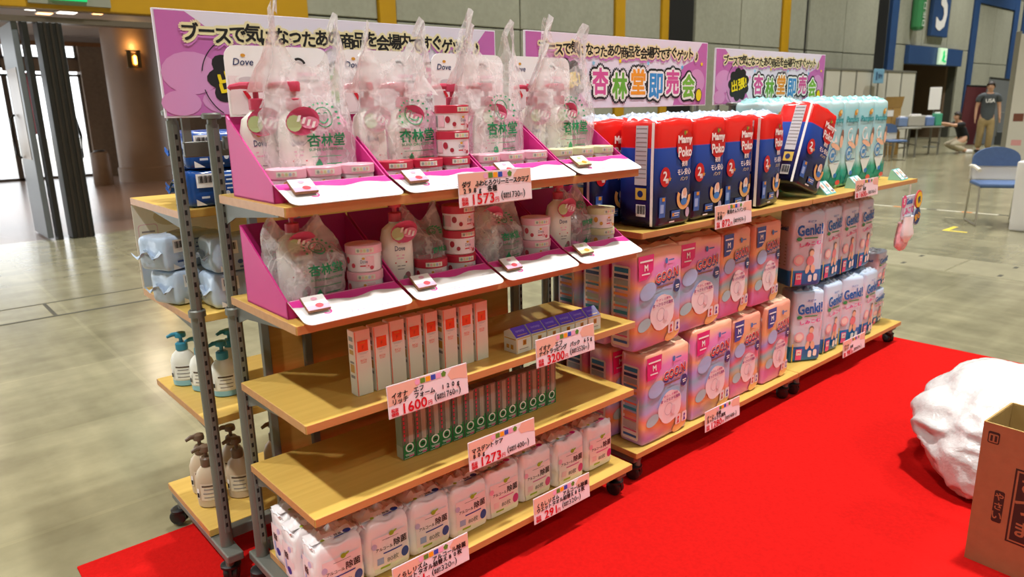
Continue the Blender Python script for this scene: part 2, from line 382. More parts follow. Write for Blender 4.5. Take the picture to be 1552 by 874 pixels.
for x0, x1 in ((30.92, 32.9), (32.9, 34.9)):
    for z0, z1 in ((0, 2.6), (2.6, 4.65)): panel(x0, x1, z0, z1)
panel(30.92, 34.9, 4.65, 5.1, M_BLUEP, 'blue_beam', WY-.05)
for x0, x1 in ((30.92, 34.9), (35.5, 36.1), (36.5, 39), (39, 43), (43, 50)):
    panel(x0, x1, 5.1, 10); 
    if x0 > 35: panel(x0, x1, 0, 5.1)
panel(24.8, 29.5, 2.43, 3.0, M_BLUEP, 'blue_beam', WY-.12)
# corridor behind the blue headed opening
m = MB(); M_CORR = mat('corridor_wall', '#6a5640', .8, .1, 1)
m.box(24.8, 25.0, WY+.3, 15, 0, 2.6, M_CORR); m.box(29.3, 29.5, WY+.3, 15, 0, 2.6, M_CORR); m.box(24.8, 29.5, 15, 15.2, 0, 2.6, M_CORR); m.box(24.8, 29.5, WY+.3, 15, 2.6, 2.7, M_CORR); m.box(24.8, 29.5, 9.7, 15, -.2, 0.001, M_FLOOR)
struct(m.build('wall_corridor'))
# yellow fascia over the lobby doors with its door header
fas = MB(); fas.bbox(-14, 4.8, WY-.06, WY+.1, 2.5, 10, M_YEL, .01); fas = struct(fas.build('wall_fascia'))
m = MB(); M_HEAD = mat('door_header_metal', '#6f6558', .35, .05, 4, metal=.3)
m.box(-8, 4.8, WY-.02, WY+.16, 2.36, 2.42, M_HEAD); struct(m.build('trim_1'))
# lobby shell
m = MB(); M_LC = mat('lobby_ceiling', '#a9a096', .7, .03, 1); m.box(-6, 14, 9.9, 22, 3.1, 3.3, M_LC); struct(m.build('ceiling_lobby'))
for k, (x, y, w, d) in enumerate(((3.0, 14.75, .3, .4), (2.72, 15.1, .25, .3), (3.45, 14.7, .18, .2), (2.45, 14.6, .18, .3))):
    m = MB(); m.bbox(-w/2, w/2, -d/2, d/2, -.02, 0, mat('lamp_trim', '#d8d4cc', .4), .004); lt = m.build('ceiling_light', None, (x, y, 3.1))
    tag(lt, 'recessed ceiling light in the lobby, ' + ['brightest white one over the doors', 'warm one left of the white light', 'small round-looking one right of the white light', 'small one farthest left'][k], 'ceiling light', 'lobby ceiling lights')
    m = MB(); m.box(-w/2+.02, w/2-.02, -d/2+.02, d/2-.02, -.024, -.0201, mat('lamp_glow' + ('_warm' if k in (1, 2) else ''), '#ffb070' if k in (1, 2) else '#fff4e6', .4, emit=6)); m.build('diffuser', lt)
m = MB(); M_MAUVE = mat('lobby_bulkhead', '#8d8078', .7, .03, 1)
m.box(-6, 14, 19.3, 19.6, 2.98, 3.12, M_MAUVE); struct(m.build('trim_2'))
m = MB(); m.box(-6, 14, 19.28, 19.3, 2.9, 2.985, mat('wood_trim', '#7a4f2a', .5, .1, 8)); struct(m.build('trim_3'))
m = MB(); m.box(4.02, 4.62, 19.35, 19.8, 0, 2.98, M_CONC2); m.box(5.6, 9, 19.35, 19.8, 0, 2.98, M_CONC2); struct(m.build('wall_lobby'))
m = MB(); m.box(2.55, 4.02, 19.5, 19.6, 2.36, 2.62, M_CONC2); m.box(-6, 2.5, 19.5, 19.6, 2.3, 2.42, M_CONC2)
struct(m.build('trim_4'))
M_GLASS = mat('window_glass', '#eef4f4', .03, alpha=.12)
M_FRAME = mat('window_frame', '#5b5148', .5, .05, 5)
for k, (x0, x1) in enumerate(((-6, -3.4), (-3.4, -.8), (-.8, 1.1), (1.1, 2.55), (2.55, 4.02))):
    for q, (z0, z1) in enumerate(((0, 2.3), (2.62 if k == 4 else 2.42, 2.98))):
        m = MB(); t = .05; m.box(x0, x0+t, 19.5, 19.58, z0, z1, M_FRAME); m.box(x1-t, x1, 19.5, 19.58, z0, z1, M_FRAME); m.box(x0, x1, 19.5, 19.58, z0, z0+t, M_FRAME); m.box(x0, x1, 19.5, 19.58, z1-t, z1, M_FRAME)
        wf = struct(m.build('window_%d' % (k*2+q+1)))
        m = MB(); m.box(x0+t, x1-t, 19.53, 19.54, z0+t, z1-t, M_GLASS); m.build('pane', wf)
m = MB(); m.box(-14, 20, 19.6, 60, -.25, -.05, mat('street_paving', '#cfcac0', .8, .05, .5)); struct(m.build('floor_street'))
# round concrete column with sconce
colm = MB(); colm.lathe([(.56, 0), (.56, .28), (.53, .3), (.53, 3.1)], mat('column_concrete', '#80634a', .5, .08, 2, .1), n=40, caps=False)
tag(struct(colm.build('column_1', None, (4.55, 17.2, 0), smooth=True)), 'round brown concrete column in the lobby', 'column')
sc = empty('wall_sconce', (4.42, 16.62, 2.3)); tag(sc, 'brass wall sconce glowing upward on the round lobby column', 'wall lamp')
m = MB(); m.box(-.02, .02, .0, .05, .05, .3, mat('brass', '#7d6a48', .35, metal=.7)); m.build('bracket', sc)
m = MB(); m.prism([(-.14, 0), (.14, 0), (.14, .36), (-.14, .36)], -.1, -.085, M_CONC2); m.v = []; m.f = []; m.mi = []; m.mats = []
for sx in (-.13, .05):
    m.box(sx, sx+.08, -.1, -.08, 0, .34, mat('brass', '')); 
for zz in (0, .32): m.box(-.13, .13, -.12, 0, zz, zz+.02, mat('brass', ''))
m.build('shade', sc)
m = MB(); m.lathe([(.0, .06), (.03, .08), (.03, .22), (.0, .25)], mat('bulb_glow', '#ffb648', .4, emit=14), n=10, c=(.03, -.05, 0), caps=False); m.build('bulb', sc)
l = bpy.data.lights.new('sconce_light', 'POINT'); l.energy = 9; l.color = (1, .62, .22); l.shadow_soft_size = .04
lo = bpy.data.objects.new('sconce_light', l); COL.objects.link(lo); lo.parent = sc; lo.location = (0, -.1, .42)
# doors of the lobby
dr = MB(); M_LEAF = mat('door_leaf_grey', '#6e7478', .35, .04, 3, metal=.2)
dr.bbox(-.03, .03, 0, .84, .02, 2.36, M_LEAF, .005); dr = struct(dr.build('door_1', None, (1.43, 9.62, 0)))
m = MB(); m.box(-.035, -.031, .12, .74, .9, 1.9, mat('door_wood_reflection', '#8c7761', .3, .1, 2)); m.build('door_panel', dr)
m = MB(); m.tube([(-.05, .68, .9), (-.09, .68, .95), (-.09, .68, 1.35), (-.05, .68, 1.4)], .014, M_DGREY); m.build('handle', dr)
pl = MB(); pl.bbox(1.49, 1.545, 9.56, 9.75, 0, 2.36, M_DGREY, .005); struct(pl.build('trim_5'))
pl = MB(); pl.bbox(1.63, 1.86, 9.52, 9.8, 0, 2.36, M_DGREY, .01)
for x in (1.68, 1.74, 1.80): pl.bbox(x, x+.025, 9.505, 9.53, 0, 2.36, mat('dark_bronze', '#3a342d', .4, metal=.4), .004)
pl = struct(pl.build('door_2'))
m = MB(); m.tube([(1.89, 9.9, .85), (1.95, 9.98, .9), (1.97, 10.0, 1.15), (1.93, 9.96, 1.35), (1.88, 9.9, 1.38)], .016, M_BLACK); m.build('handle', pl)
pl = MB(); pl.bbox(4.55, 4.8, 9.52, 9.8, 0, 2.36, M_DGREY, .01); struct(pl.build('door_3'))
# exit sign plate on the fascia
sg = MB(); sg.bbox(-.4, .4, -.03, 0, 0, .5, mat('sign_grey', '#8e8f80', .5), .004); sg = sg.build('exit_sign', None, (1.98, 9.54, 2.545)); tag(sg, 'grey panel with a green and white exit sign above the lobby doors', 'sign')
m = MB(); m.box(-.2, .16, -.06, -.03, .045, .4, mat('exit_green', '#0fae62', .4, emit=1.0)); lb = m.build('light_box', sg)
m = MB(); p = Pr(m, FRONT(-.061), .001); p.rect(-.03, .22, .2, .3, mat('exit_white', '#f4fff8', .4, emit=1.0)); m.build('pictogram', lb)
# far signs
sg = MB(); sg.bbox(-.72, .72, -.12, 0, 0, 3.0, M_BLUEP, .02); sg = sg.build('number_sign', None, (27.05, WY-.02, 3.33)); tag(sg, 'tall blue sign with a large white number 3 on the far wall', 'sign')
m = MB(); p = Pr(m, FRONT(-.121), .01); p.text('3', 0, 1.08, 1.75, M_WHITE, 1, .02, w=.85); m.build('lettering', sg)
sg = MB(); sg.bbox(-.21, .21, -.3, 0, 0, 1.0, mat('green_sign', '#3f8a55', .4), .1); sg = sg.build('exit_lamp', None, (25.1, WY-.01, 3.42)); tag(sg, 'small green hanging sign left of the number 3 sign', 'sign')
m = MB(); p = Pr(m, FRONT(-.301), .01); p.text('口', 0, .7, .2, M_WHITE); p.text('出', 0, .45, .2, M_WHITE); p.text('口', 0, .2, .18, M_WHITE); m.build('lettering', sg)['kind'] = 'stuff'
sg = MB(); sg.bbox(-.33, .33, -.08, 0, 0, .52, mat('exit_pale', '#cfe8c8', .4, emit=.5), .02); sg = sg.build('exit_sign', None, (27.4, WY-.14, 2.46)); tag(sg, 'lit pale green exit sign on the blue beam over the opening', 'sign')
m = MB(); p = Pr(m, FRONT(-.081), .01); p.ell(.0, .36, .08, .08, mat('exit_green', '')); p.rect(.0, .2, .2, .2, mat('exit_green', ''), sk=.4); p.rect(.12, .1, .22, .06, mat('exit_green', '')); m.build('pictogram', sg)
# floor joints, trench covers and tapes
m = MB(); M_SEAM = mat('floor_seam', '#3f3e34', .7)
m.box(-6, 4.7, 5.82, 5.85, -.01, .0015, M_SEAM); m.box(-6, 4.7, 6.29, 6.31, -.01, .0015, M_SEAM)
for x in (.815, 3.2, -1.6): m.box(x-.012, x+.012, 5.85, 6.29, -.01, .0015, M_SEAM)
struct(m.build('trim_6'))
M_PLATE = concrete('cover_plate', '#7f7a63', '#938d72', rough=.45, scale=1, stretch=(1, 1, 1), fine=8)
for k in range(9):
    y0 = -1.6 + k*.72; m = MB(); m.bbox(6.42, 7.02, y0+.01, y0+.71, -.01, .003, M_PLATE, .003)
    o = m.build('trench_cover', None); tag(o, '%s concrete trench cover plate from the right edge of the floor strip' % ORD[k], 'cover plate', 'trench cover plates')
    for dx in (.1, .5): m = MB(); m.box(6.42+dx-.04, 6.42+dx+.04, y0+.34, y0+.37, .002, .0036, M_SEAM); m.build('lifting_slot', o)
m = MB(); m.box(10.0, 10.05, 2.4, 7.0, 0, .0015, mat('tape_base', '#c9c4b2', .5))
tp = m.build('floor_tape'); tag(tp, 'striped orange and black tape line on the grey floor', 'tape')
for k in range(10):
    m = MB(); m.box(9.998, 10.052, 2.5+k*.4, 2.62+k*.4, .0015, .002, mat('tape_orange', '#d98a4a', .5) if k % 2 else M_SEAM); m.build('stripe', tp)
m = MB(); m.box(8.46, 8.80, 2.66, 2.71, 0, .0015, mat('tape_yellow', '#d8c23a', .5)); m.box(8.46, 8.51, 2.48, 2.66, 0, .0015, mat('tape_yellow', '')); tag(m.build('corner_tape'), 'small yellow tape corner mark on the floor near the chair', 'tape')
m = MB(); m.bbox(.27, 4.36, -2.5, 2.393, -.003, .006, M_CARPET, .003); tag(m.build('carpet'), 'large bright red carpet under the display shelves', 'carpet')
# things seen through and beside the lobby doors
bn = MB(); bn.lathe([(.17, 0), (.18, .02), (.17, .62), (.15, .66), (.05, .68)], mat('bin_brown', '#6a5038', .5, .1, 8), n=24); bn = bn.build('waste_bin', None, (3.55, 16.6, 0), smooth=35); tag(bn, 'brown waste bin in the lobby beside the dark door post', 'bin')
m = MB(); m.lathe([(.10, .681), (.10, .70)], M_DGREY, n=20); m.build('lid', bn, smooth=35)
fl = empty('flag_banner', (3.42, 22.0, -.05)); tag(fl, 'magenta flag banner standing outside the lobby windows', 'flag')
m = MB(); m.tube([(0, 0, 0), (0, 0, 2.6)], .015, M_WHITE); m.build('pole', fl, smooth=True)
m = MB(); m.add([(-.02-.18*i/4, .02*math.sin(j*.9+i), 1.0+1.5*j/8) for j in range(9) for i in range(5)], [(j*5+i, j*5+i+1, j*5+i+6, j*5+i+5) for j in range(8) for i in range(4)], mat('flag_magenta', '#b83a5c', .7)); m.build('cloth', fl, smooth=True)
m = MB(); m.lathe([(.18, 0), (.18, .04), (.03, .06)], M_DGREY, n=16); m.build('base', fl, smooth=35)
# ================================================================== display shelving
Z1, Z2, Z3, Z4, Z5 = 1.1625, .897, .657, .415, .133
TH = .022
M_STRIP = mat('pale_strip', '#e9d38a', .4)
def caster(parent, x, y, rz=0):
    c = MB()
    xf = lambda v: (x + v[0]*math.cos(rz)-v[1]*math.sin(rz), y + v[0]*math.sin(rz)+v[1]*math.cos(rz), v[2])
    for s in (-1, 1):
        prof = [(.008, 0), (.024, .001), (.027, .005), (.027, .014), (.022, .018), (.008, .018)]
        c.lathe(prof, M_RUB, n=18, xf=lambda v, s=s: xf((s*(.003+v[2]), v[0]+.012, v[1]+.033)))
    c.box(-.004, .004, -.015, .03, .03, .06, M_RUB, xf=xf)
    c.lathe([(.012, .055), (.012, .085)], M_STEEL, n=12, xf=xf)
    c.lathe([(.03, .055), (.03, .062), (.02, .066)], M_RUB, n=16, xf=lambda v: xf((v[0], v[1]*.9+.01, v[2]-.002)))
    return c.build('caster', parent, smooth=True)
M_SLOT = mat('slot_shadow', '#141312', .8)
def post(parent, x, y, z0, zc, z1, name='post', slots=True):
    lo_ = MB(); prof = lambda r: [(r*math.cos(t*PI/8)*1.0, r*.82*math.sin(t*PI/8)) for t in range(16)]
    lo_.prism([(x+a, y+b) for a, b in prof(.0185)], z0, zc, M_STEEL, 'xy')
    lo_.lathe([(.023, zc-.02), (.023, zc-.004), (.019, zc)], M_STEEL, n=16, c=(x, y, 0))
    lo_.box(x-.006, x+.006, y-.022, y-.012, z0+.05, zc-.02, M_STEEL)
    p = lo_.build(name, parent, smooth=35)
    up = MB(); up.prism([(x+a, y+b) for a, b in prof(.0155)], zc, z1, M_STEEL, 'xy'); up.box(x-.005, x+.005, y-.018, y-.01, zc, z1-.01, M_STEEL); up.build('upper_tube', p, smooth=35)
    cp = MB(); cp.lathe([(.012, z1), (.012, z1+.012), (.023, z1+.014), (.024, z1+.024), (.02, z1+.028)], M_STEEL, n=16, c=(x, y, 0)); cp.build('cap', p, smooth=30)
    if slots:
        sl = MB()
        z = z0+.07
        while z < z1-.04:
            yy = y-.0225 if z < zc-.03 else y-.0185
            if abs(z-zc) > .03: sl.box(x-.003, x+.003, yy, yy+.002, z, z+.013, M_SLOT)
            z += .028
        so = sl.build('slot_row', p); so['kind'] = 'stuff'
    return p
def board(parent, x0, x1, y0, y1, z, front=-1, brackets=True, name='shelf_board', edge=True):
    b = MB(); b.bbox(x0, x1, y0, y1, z-TH, z, M_WOOD, .0015); o = b.build(name, parent)
    yf = y0 if front < 0 else y1
    e = MB(); e.box(x0+.001, x1-.001, yf-.0012, yf+.0012, z-TH+.001, z-.001, M_WEDGE); e.build('front_edge_band', o)
    e = MB(); e.box(x0-.0012, x0+.0012, y0+.002, y1-.002, z-TH+.001, z-.001, M_WEDGE); e.build('side_edge_band', o)
    if brackets:
        yb = y1 if front < 0 else y0
        for xb in (x0+.018, x1-.018):
            k = MB(); d = -1 if front < 0 else 1
            k.prism([(yb-d*.02, z-TH), (yb+d*.31, z-TH), (yb+d*.31, z-TH-.008), (yb+d*.05, z-TH-.034), (yb-d*.02, z-TH-.06)], xb-.002, xb+.002, M_STEEL, 'yz'); k.box(xb-.012, xb+.012, min(yb, yb+d*.31), max(yb, yb+d*.31), z-TH-.003, z-TH-.0002, M_STEEL)
            k.build('bracket', o, fix=True)
    return o
def foot(parent, x, y0, y1, name='base_foot'):
    f = MB(); f.bbox(x-.024, x+.024, y0, y1, .082, .108, M_STEEL, .004); f.build(name, parent)
# --- front unit (A)
XA0, XA1, YA0, YA1 = .653, 1.838, 1.481, 1.866
ua = empty('display_shelf_unit', ((XA0+XA1)/2, 1.68, 0)); tag(ua, 'five-board wooden display shelf on casters nearest the camera, with pink trays', 'shelf unit', 'rolling shelf units')
def local(root):
    """give parts built in world coordinates their place under the root"""
    for c in root.children: c.location = -Vector(root.location)
post(ua, .668, 1.898, .108, .86, 1.335); post(ua, XA1-.012, 1.898, .108, .86, 1.335)
for z in (Z1, Z2, Z3, Z4): board(ua, XA0, XA1, YA0, YA1, z)
board(ua, XA0+.025, XA1, YA0+.0, YA1, Z5, brackets=False, name='base_board')
foot(ua, .668, 1.50, 1.945); foot(ua, XA1-.03, 1.50, 1.945)
m = MB(); m.bbox(.69, XA1-.03, 1.888, 1.908, 1.27, 1.305, M_STEEL, .003); m.build('top_rail', ua)
m = MB(); m.bbox(.69, XA1-.03, 1.885, 1.91, .115, .15, M_STEEL, .003); m.build('base_rail', ua)
for x0, x1 in ((.76, 1.2), (1.2, 1.66)):
    m = MB(); m.bbox(x0, x1, 1.925, 1.937, .17, 1.26, M_PANEL, .001); m.build('back_panel', ua)
for x in (.738, .862, 1.67): m = MB(); m.bbox(x, x+.022, 1.905, 1.925, .12, 1.27, M_STEEL, .002); m.build('upright_channel', ua)
for x, y, r in ((.655, 1.535, .4), (XA1-.022, 1.525, .25), (.668, 1.905, 1.2), (XA1-.03, 1.905, .3)): caster(ua, x, y, r)
local(ua)
# --- rear unit behind it, shelves facing away
ub = empty('display_shelf_unit', (1.2, 2.3, 0)); tag(ub, 'wooden display shelf facing away behind the front one, with blue packs and pump bottles', 'shelf unit', 'rolling shelf units')
post(ub, .61, 2.02, .108, .84, 1.345); post(ub, 1.79, 2.02, .108, .84, 1.345)
for z in (1.106, .806, .49): board(ub, .612, 1.8, 2.07, 2.55, z, front=1)
board(ub, .585, 1.8, 2.09, 2.49, .133, front=1, brackets=False, name='base_board')
foot(ub, .61, 1.955, 2.47); foot(ub, 1.79, 1.955, 2.47)
m = MB(); m.bbox(.63, 1.77, 2.01, 2.03, 1.25, 1.29, M_STEEL, .003); m.build('top_rail', ub)
m = MB(); m.bbox(.63, 1.77, 2.03, 2.06, .115, .15, M_STEEL, .003); m.build('base_rail', ub)
for x, y, r in ((.60, 1.985, -.5), (.60, 2.42, .8), (1.79, 1.98, .2), (1.79, 2.42, .3)): caster(ub, x, y, r)
local(ub)
# --- middle (B) and right (C) units
ZT, ZB = .9415, .131
YB0 = 1.521
for k, (x0, x1, lab) in enumerate(((1.913, 3.093, 'middle two-board wooden shelf unit stacked with navy and pink diaper packs'), (3.098, 4.274, 'rightmost two-board wooden shelf unit stacked with blue and teal diaper packs'))):
    u = empty('display_shelf_unit', ((x0+x1)/2, 1.72, 0)); tag(u, lab, 'shelf unit', 'rolling shelf units')
    post(u, x0+.015, 1.94, .108, .86, 1.335, slots=False); post(u, x1-.015, 1.94, .108, .86, 1.335, slots=False)
    board(u, x0, x1, YB0, 1.906, ZT); board(u, x0, x1, YB0, 1.906, ZB, brackets=False, name='base_board')
    foot(u, x0+.03, 1.54, 1.955); foot(u, x1-.03, 1.54, 1.955)
    m = MB(); m.bbox(x0+.03, x1-.03, 1.945, 1.957, .17, 1.2, M_PANEL, .001); m.build('back_panel', u)
    for x, y, r in ((x0+.04, 1.55, .3), (x1-.04, 1.56, -.5 if k else .5), (x0+.04, 1.91, .3), (x1-.04, 1.91, .3)): caster(u, x, y, r)
    local(u)
# ================================================================== banners
M_LIL = mat('banner_lilac_white', '#e9e2f2', .4); M_BPK = mat('banner_pink', '#c66cb4', .4); M_BPK2 = mat('banner_pink_light', '#d896cb', .4)
M_CREAM = mat('text_cream', '#f3e6b6', .4); M_PSH = mat('text_pink_shadow', '#d77fd0', .4)
def banner(x0, x1, z0, z1, label, rl=0):
    w, h = x1-x0, z1-z0; b = MB(); b.bbox(-w/2, w/2, -.004, .004, 0, h, M_LIL, .001)
    o = b.build('banner_board', None, ((x0+x1)/2, 1.965, z0)); tag(o, label, 'banner', 'pink sale banners over the shelves')
    q = MB(); p = Pr(q, FRONT(-.004), .0006)
    X = lambda t: -w/2 + w*t
    # pink cloud fields left and right
    p.poly([(X(.004), h*.02), (X(.30), h*.02), (X(.26), h*.2), (X(.24), h*.45), (X(.25), h*.6), (X(.2), h*.72), (X(.155), h*.73), (X(.10), h*.9), (X(.07), h*.985), (X(.004), h*.985)], M_BPK)
    p.poly([(X(.996), h*.02), (X(.78), h*.02), (X(.8), h*.25), (X(.82), h*.5), (X(.84), h*.62), (X(.9), h*.7), (X(.93), h*.85), (X(.96), h*.985), (X(.996), h*.985)], M_BPK)
    for (cx, cz, rx, rz) in ((.07, .42, .075, .2), (.16, .16, .08, .14), (.04, .12, .05, .12), (.93, .38, .06, .2), (.87, .15, .07, .13)):
        p.ell(X(cx), h*max(cz, rz+.02), w*rx*.9, h*rz, M_BPK2, 2)
    t = 'ブースで気になったあの商品を会場内ですぐゲット♪'
    n = len(t)
    for i, ch in enumerate(t):
        a = X(.06 + .88*(i+.5)/n); bz = h*(.80+.02*math.sin(i*2.1)); s = w*.88/n*.98
        p.text(ch, a, bz-.008, s*1.05, M_PSH, 3, .2, natural=True, dirs=7); p.text(ch, a, bz, s*1.05, M_CREAM, 3.6, .11, natural=True, dirs=6); p.text(ch, a, bz, s*1.05, M_CREAM, 4.1, .21, natural=True, dirs=10)
        p.text(ch, a, bz, s*1.05, M_K, 5, .04, natural=True)
    # burst
    bx, bz = X(.19), h*.37
    p.blob(bx, bz, h*.36, h*.31, M_K, 3)
    for a0, a1 in ((100, 170), (195, 235)): p.arc(bx, bz, h*.41, .0025, a0, a1, M_K, 4)
    my = mat('burst_yellow', '#f5d90c', .4); p.text('出張!', bx, bz, h*.2, my, 5, .045, rot=.2, w=h*.5)
    cols = ('#d8569a', '#6cae3c', '#f09a28', '#3a8fd0', '#d8569a', '#7ab83c')
    for i, ch in enumerate('杏林堂即売会'):
        a = X(.355 + .104*i); dz = h*(.34+(.03 if i % 2 == 0 else -.03)); s = h*.44
        p.text(ch, a, dz, s*.8, M_K, 2.2, .17, w=s*.72, dirs=9); p.text(ch, a, dz, s*.8, M_K, 3, .23, w=s*.72, dirs=14); p.text(ch, a, dz, s*.8, M_WHITE, 3.9, .08, w=s*.72, dirs=6); p.text(ch, a, dz, s*.8, M_WHITE, 4.4, .14, w=s*.72, dirs=10)
        p.text(ch, a, dz, s*.8, mat('char_%s' % cols[i], cols[i], .4), 5, .05, w=s*.72)
    p.ell(X(.945), h*.17, h*.09, h*.11, M_K, 5); p.ell(X(.945), h*.17, h*.075, h*.095, my, 6)
    for i, (sx, sz, c) in enumerate(((.32, .62, '#8fd0f0'), (.46, .66, '#f5d90c'), (.62, .64, '#8fd0f0'), (.83, .6, '#5ab0e0'), (.28, .5, '#f5a0d0'), (.96, .66, '#f5d90c'))):
        p.star(X(sx), h*sz, h*.04, mat('star_%s' % c, c, .4), 4)
    pr = q.build('printed_design', o); pr['kind'] = 'stuff'
    # clip feet that hold the board on the posts
    for s in (-1, 1):
        k = MB(); k.box(s*(w/2-.05)-.01, s*(w/2-.05)+.01, .004, .016, -.06, .12, M_STEEL); k.build('holder', o)
    return o
banner(.578, 1.66, 1.352, 1.612, 'large pink sale banner standing behind the carrier bags at left')
banner(1.794, 2.90, 1.352, 1.622, 'middle pink sale banner above the navy diaper packs')
banner(2.965, 4.01, 1.352, 1.604, 'rightmost pink sale banner, above the teal diaper packs')
# ================================================================== trays of body care on the two upper boards
M_TRAY = mat('tray_magenta', '#d02c86', .45, .03, 10); M_TRAYI = mat('tray_magenta_inside', '#c4227c', .5)
M_CARD = mat('card_white', '#f6f4f3', .4); M_CPK = mat('card_pink', '#e0359b', .4); M_CPK2 = mat('card_pale_pink', '#f5b9cf', .4)
M_GREY = mat('print_grey', '#8f8a8a', .5); M_GOLD = mat('print_gold', '#d89a2a', .4); M_NAVY = mat('print_navy', '#1b2b63', .4)
M_RED = mat('print_red', '#d11a2c', .4); M_GREENT = mat('print_green', '#0d8f5c', .4); M_BROWN = mat('card_kraft', '#8a5a34', .6)
def make_tray():
    t = empty('display_tray'); W_, D, HB, HL = .29, .235, .195, .042; w = W_/2
    b = MB(); b.box(-w, w, 0, D, 0, .004, M_TRAYI); b.box(-w, w, D-.004, D, .004, HB, M_TRAYI); b.box(-w, w, 0, .004, .004, HL, M_TRAY); b.build('tray_base', t)
    for s in (-1, 1):
        q = MB(); x0 = s*w - (0 if s < 0 else .004); q.prism([(0, 0), (D, 0), (D, HB), (0, HL)], x0, x0+.004, M_TRAY, 'yz'); q.build('side_panel', t, fix=True)
    # sloping white front card with rounded lower corners
    y1, z1, y0, z0 = -.001, HL, -.092, .004
    fr = lambda a, c, e: (a, y1+(y0-y1)*c, z1+(z0-z1)*c+e)
    c = MB(); pts = []
    cw = w-.002
    for a0, cx, cc in ((180, -cw+.02, .8), (270, cw-.02, .8)):
        for k in range(5): an = math.radians(a0+k*22.5); pts.append((cx+.02*math.cos(an), cc-.2*math.sin(an)))
    pts = [(-cw, 0)] + pts + [(cw, 0)]
    n = len(pts); vs = [fr(a, q, 0) for a, q in pts] + [fr(a, q, -.0015) for a, q in pts]
    c.add(vs, [tuple(range(n)), tuple(range(2*n-1, n-1, -1))] + [(i, n+i, n+(i+1) % n, (i+1) % n) for i in range(n)], M_CARD)
    card = c.build('front_card', t, fix=True)
    q = MB(); p = Pr(q, fr, .0006)
    wav = [(-cw, .02)] + [(-cw+2*cw*i/16, .26+.06*math.sin(i*.9)) for i in range(17)] + [(cw, .02)]
    p.poly(wav[::-1], M_CPK)
    for x in (-.02, -.005, .01, .06, .075, .09): p.ell(x, .82, .0025, .03, M_CPK2, 1, 8)
    p.arc(-.075, .62, .012, .004, -120, 150, M_CPK, 1, sq=9)
    for x, c_, ww in ((-.03, .75, .05), (.04, .68, .04), (.11, .5, .03), (.1, .62, .045)): p.rect(x, c_, ww, .04, mat('faint_print', '#d5cfd4', .5))
    q.build('card_print', card)['kind'] = 'stuff'
    return t
tray = Proto(make_tray())
TX0 = [.808, 1.105, 1.402, 1.699]
TWHERE = ['leftmost', 'second from left', 'third from left', 'rightmost']
def make_sachet(name, c1, c2):
    b = MB(); xf = None; b.prism([(-.028, 0), (.028, 0), (.028, .046), (-.028, .046)], -.003, .003, M_BROWN, 'xz')
    o = b.build('sample_packet', None, fix=True)
    q = MB(); p = Pr(q, FRONT(-.003), .0006); p.rect(0, .023, .055, .045, M_CARD, 1); p.rect(0, .008, .055, .015, mat(c1, c1, .4), 2); p.ell(.004, .012, .01, .007, mat(c2, c2, .4), 3); p.ell(.0, .034, .008, .005, mat(c1, c1, .4), 3); q.build('packet_print', o)['kind'] = 'stuff'
    return o
sach = Proto(make_sachet('a', '#f0b0c8', '#c8384a')); sachy = Proto(make_sachet('b', '#c8d8a0', '#d8a030'))
for r, (z, row) in enumerate(((Z1, 'top board'), (Z2, 'second board'))):
    for i, x in enumerate(TX0):
        o = tray.place((x, 1.556-.012*r, z+.0005), label='magenta cardboard tray with white front card, %s on the %s' % (TWHERE[i], row))
        o['category'] = 'tray'; o['group'] = 'magenta display trays'
        s = (sachy if i == 3 else sach).place((x-.095, 1.494-.012*r, z+.026), (math.radians(-58), 0, 0), 'small sample packet taped to the front card of the %s tray, %s' % (TWHERE[i], row))
        s['category'] = 'packet'; s['group'] = 'sample packets on the tray cards'
# header cards behind the top trays
def make_header():
    b = MB(); w, h = .135, .165; pts = [(-w, 0), (w, 0)]
    for cx, a0 in ((w-.03, 0), (-w+.03, 90)):
        for k in range(5): an = math.radians(a0+k*22.5); pts.append((cx+.03*math.cos(an), h-.03+.03*math.sin(an)))
    b.prism(pts, -.0015, .0015, M_CARD, 'xz'); o = b.build('header_card', None, fix=True)
    q = MB(); p = Pr(q, FRONT(-.0015), .0006)
    p.rect(0, .05, .26, .09, mat('header_blush', '#f0e2e3', .4), 1); p.ell(-.09, .142, .006, .004, M_GOLD, 1); p.text('Dove', -.09, .127, .016, M_NAVY, 1, .02, shear=.2)
    p.ell(-.085, .085, .03, .012, M_CARD, 2); p.ell(-.085, .086, .022, .007, mat('header_grey', '#d5ccd0', .4), 3); p.poly([(-.1, .06), (-.085, .035), (-.08, .045), (-.09, .06)], M_RED, 3)
    p.ell(.0, .06, .045, .035, mat('header_rose', '#e8cdd2', .4), 2); p.rect(.07, .1, .05, .008, M_CPK2, 2); p.rect(.07, .085, .06, .006, M_GREY, 2); p.ell(.09, .05, .03, .02, mat('header_rose', ''), 2)
    p.arc(.05, .12, .02, .006, 20, 120, M_K, 3)
    q.build('card_print', o)['kind'] = 'stuff'
    return o
hd = Proto(make_header())
for i, x in enumerate(TX0):
    o = hd.place((x, 1.7845, Z1+.19), label='white and blush header card behind the %s tray on the top board' % TWHERE[i]); o['category'] = 'card'; o['group'] = 'header cards of the top trays'
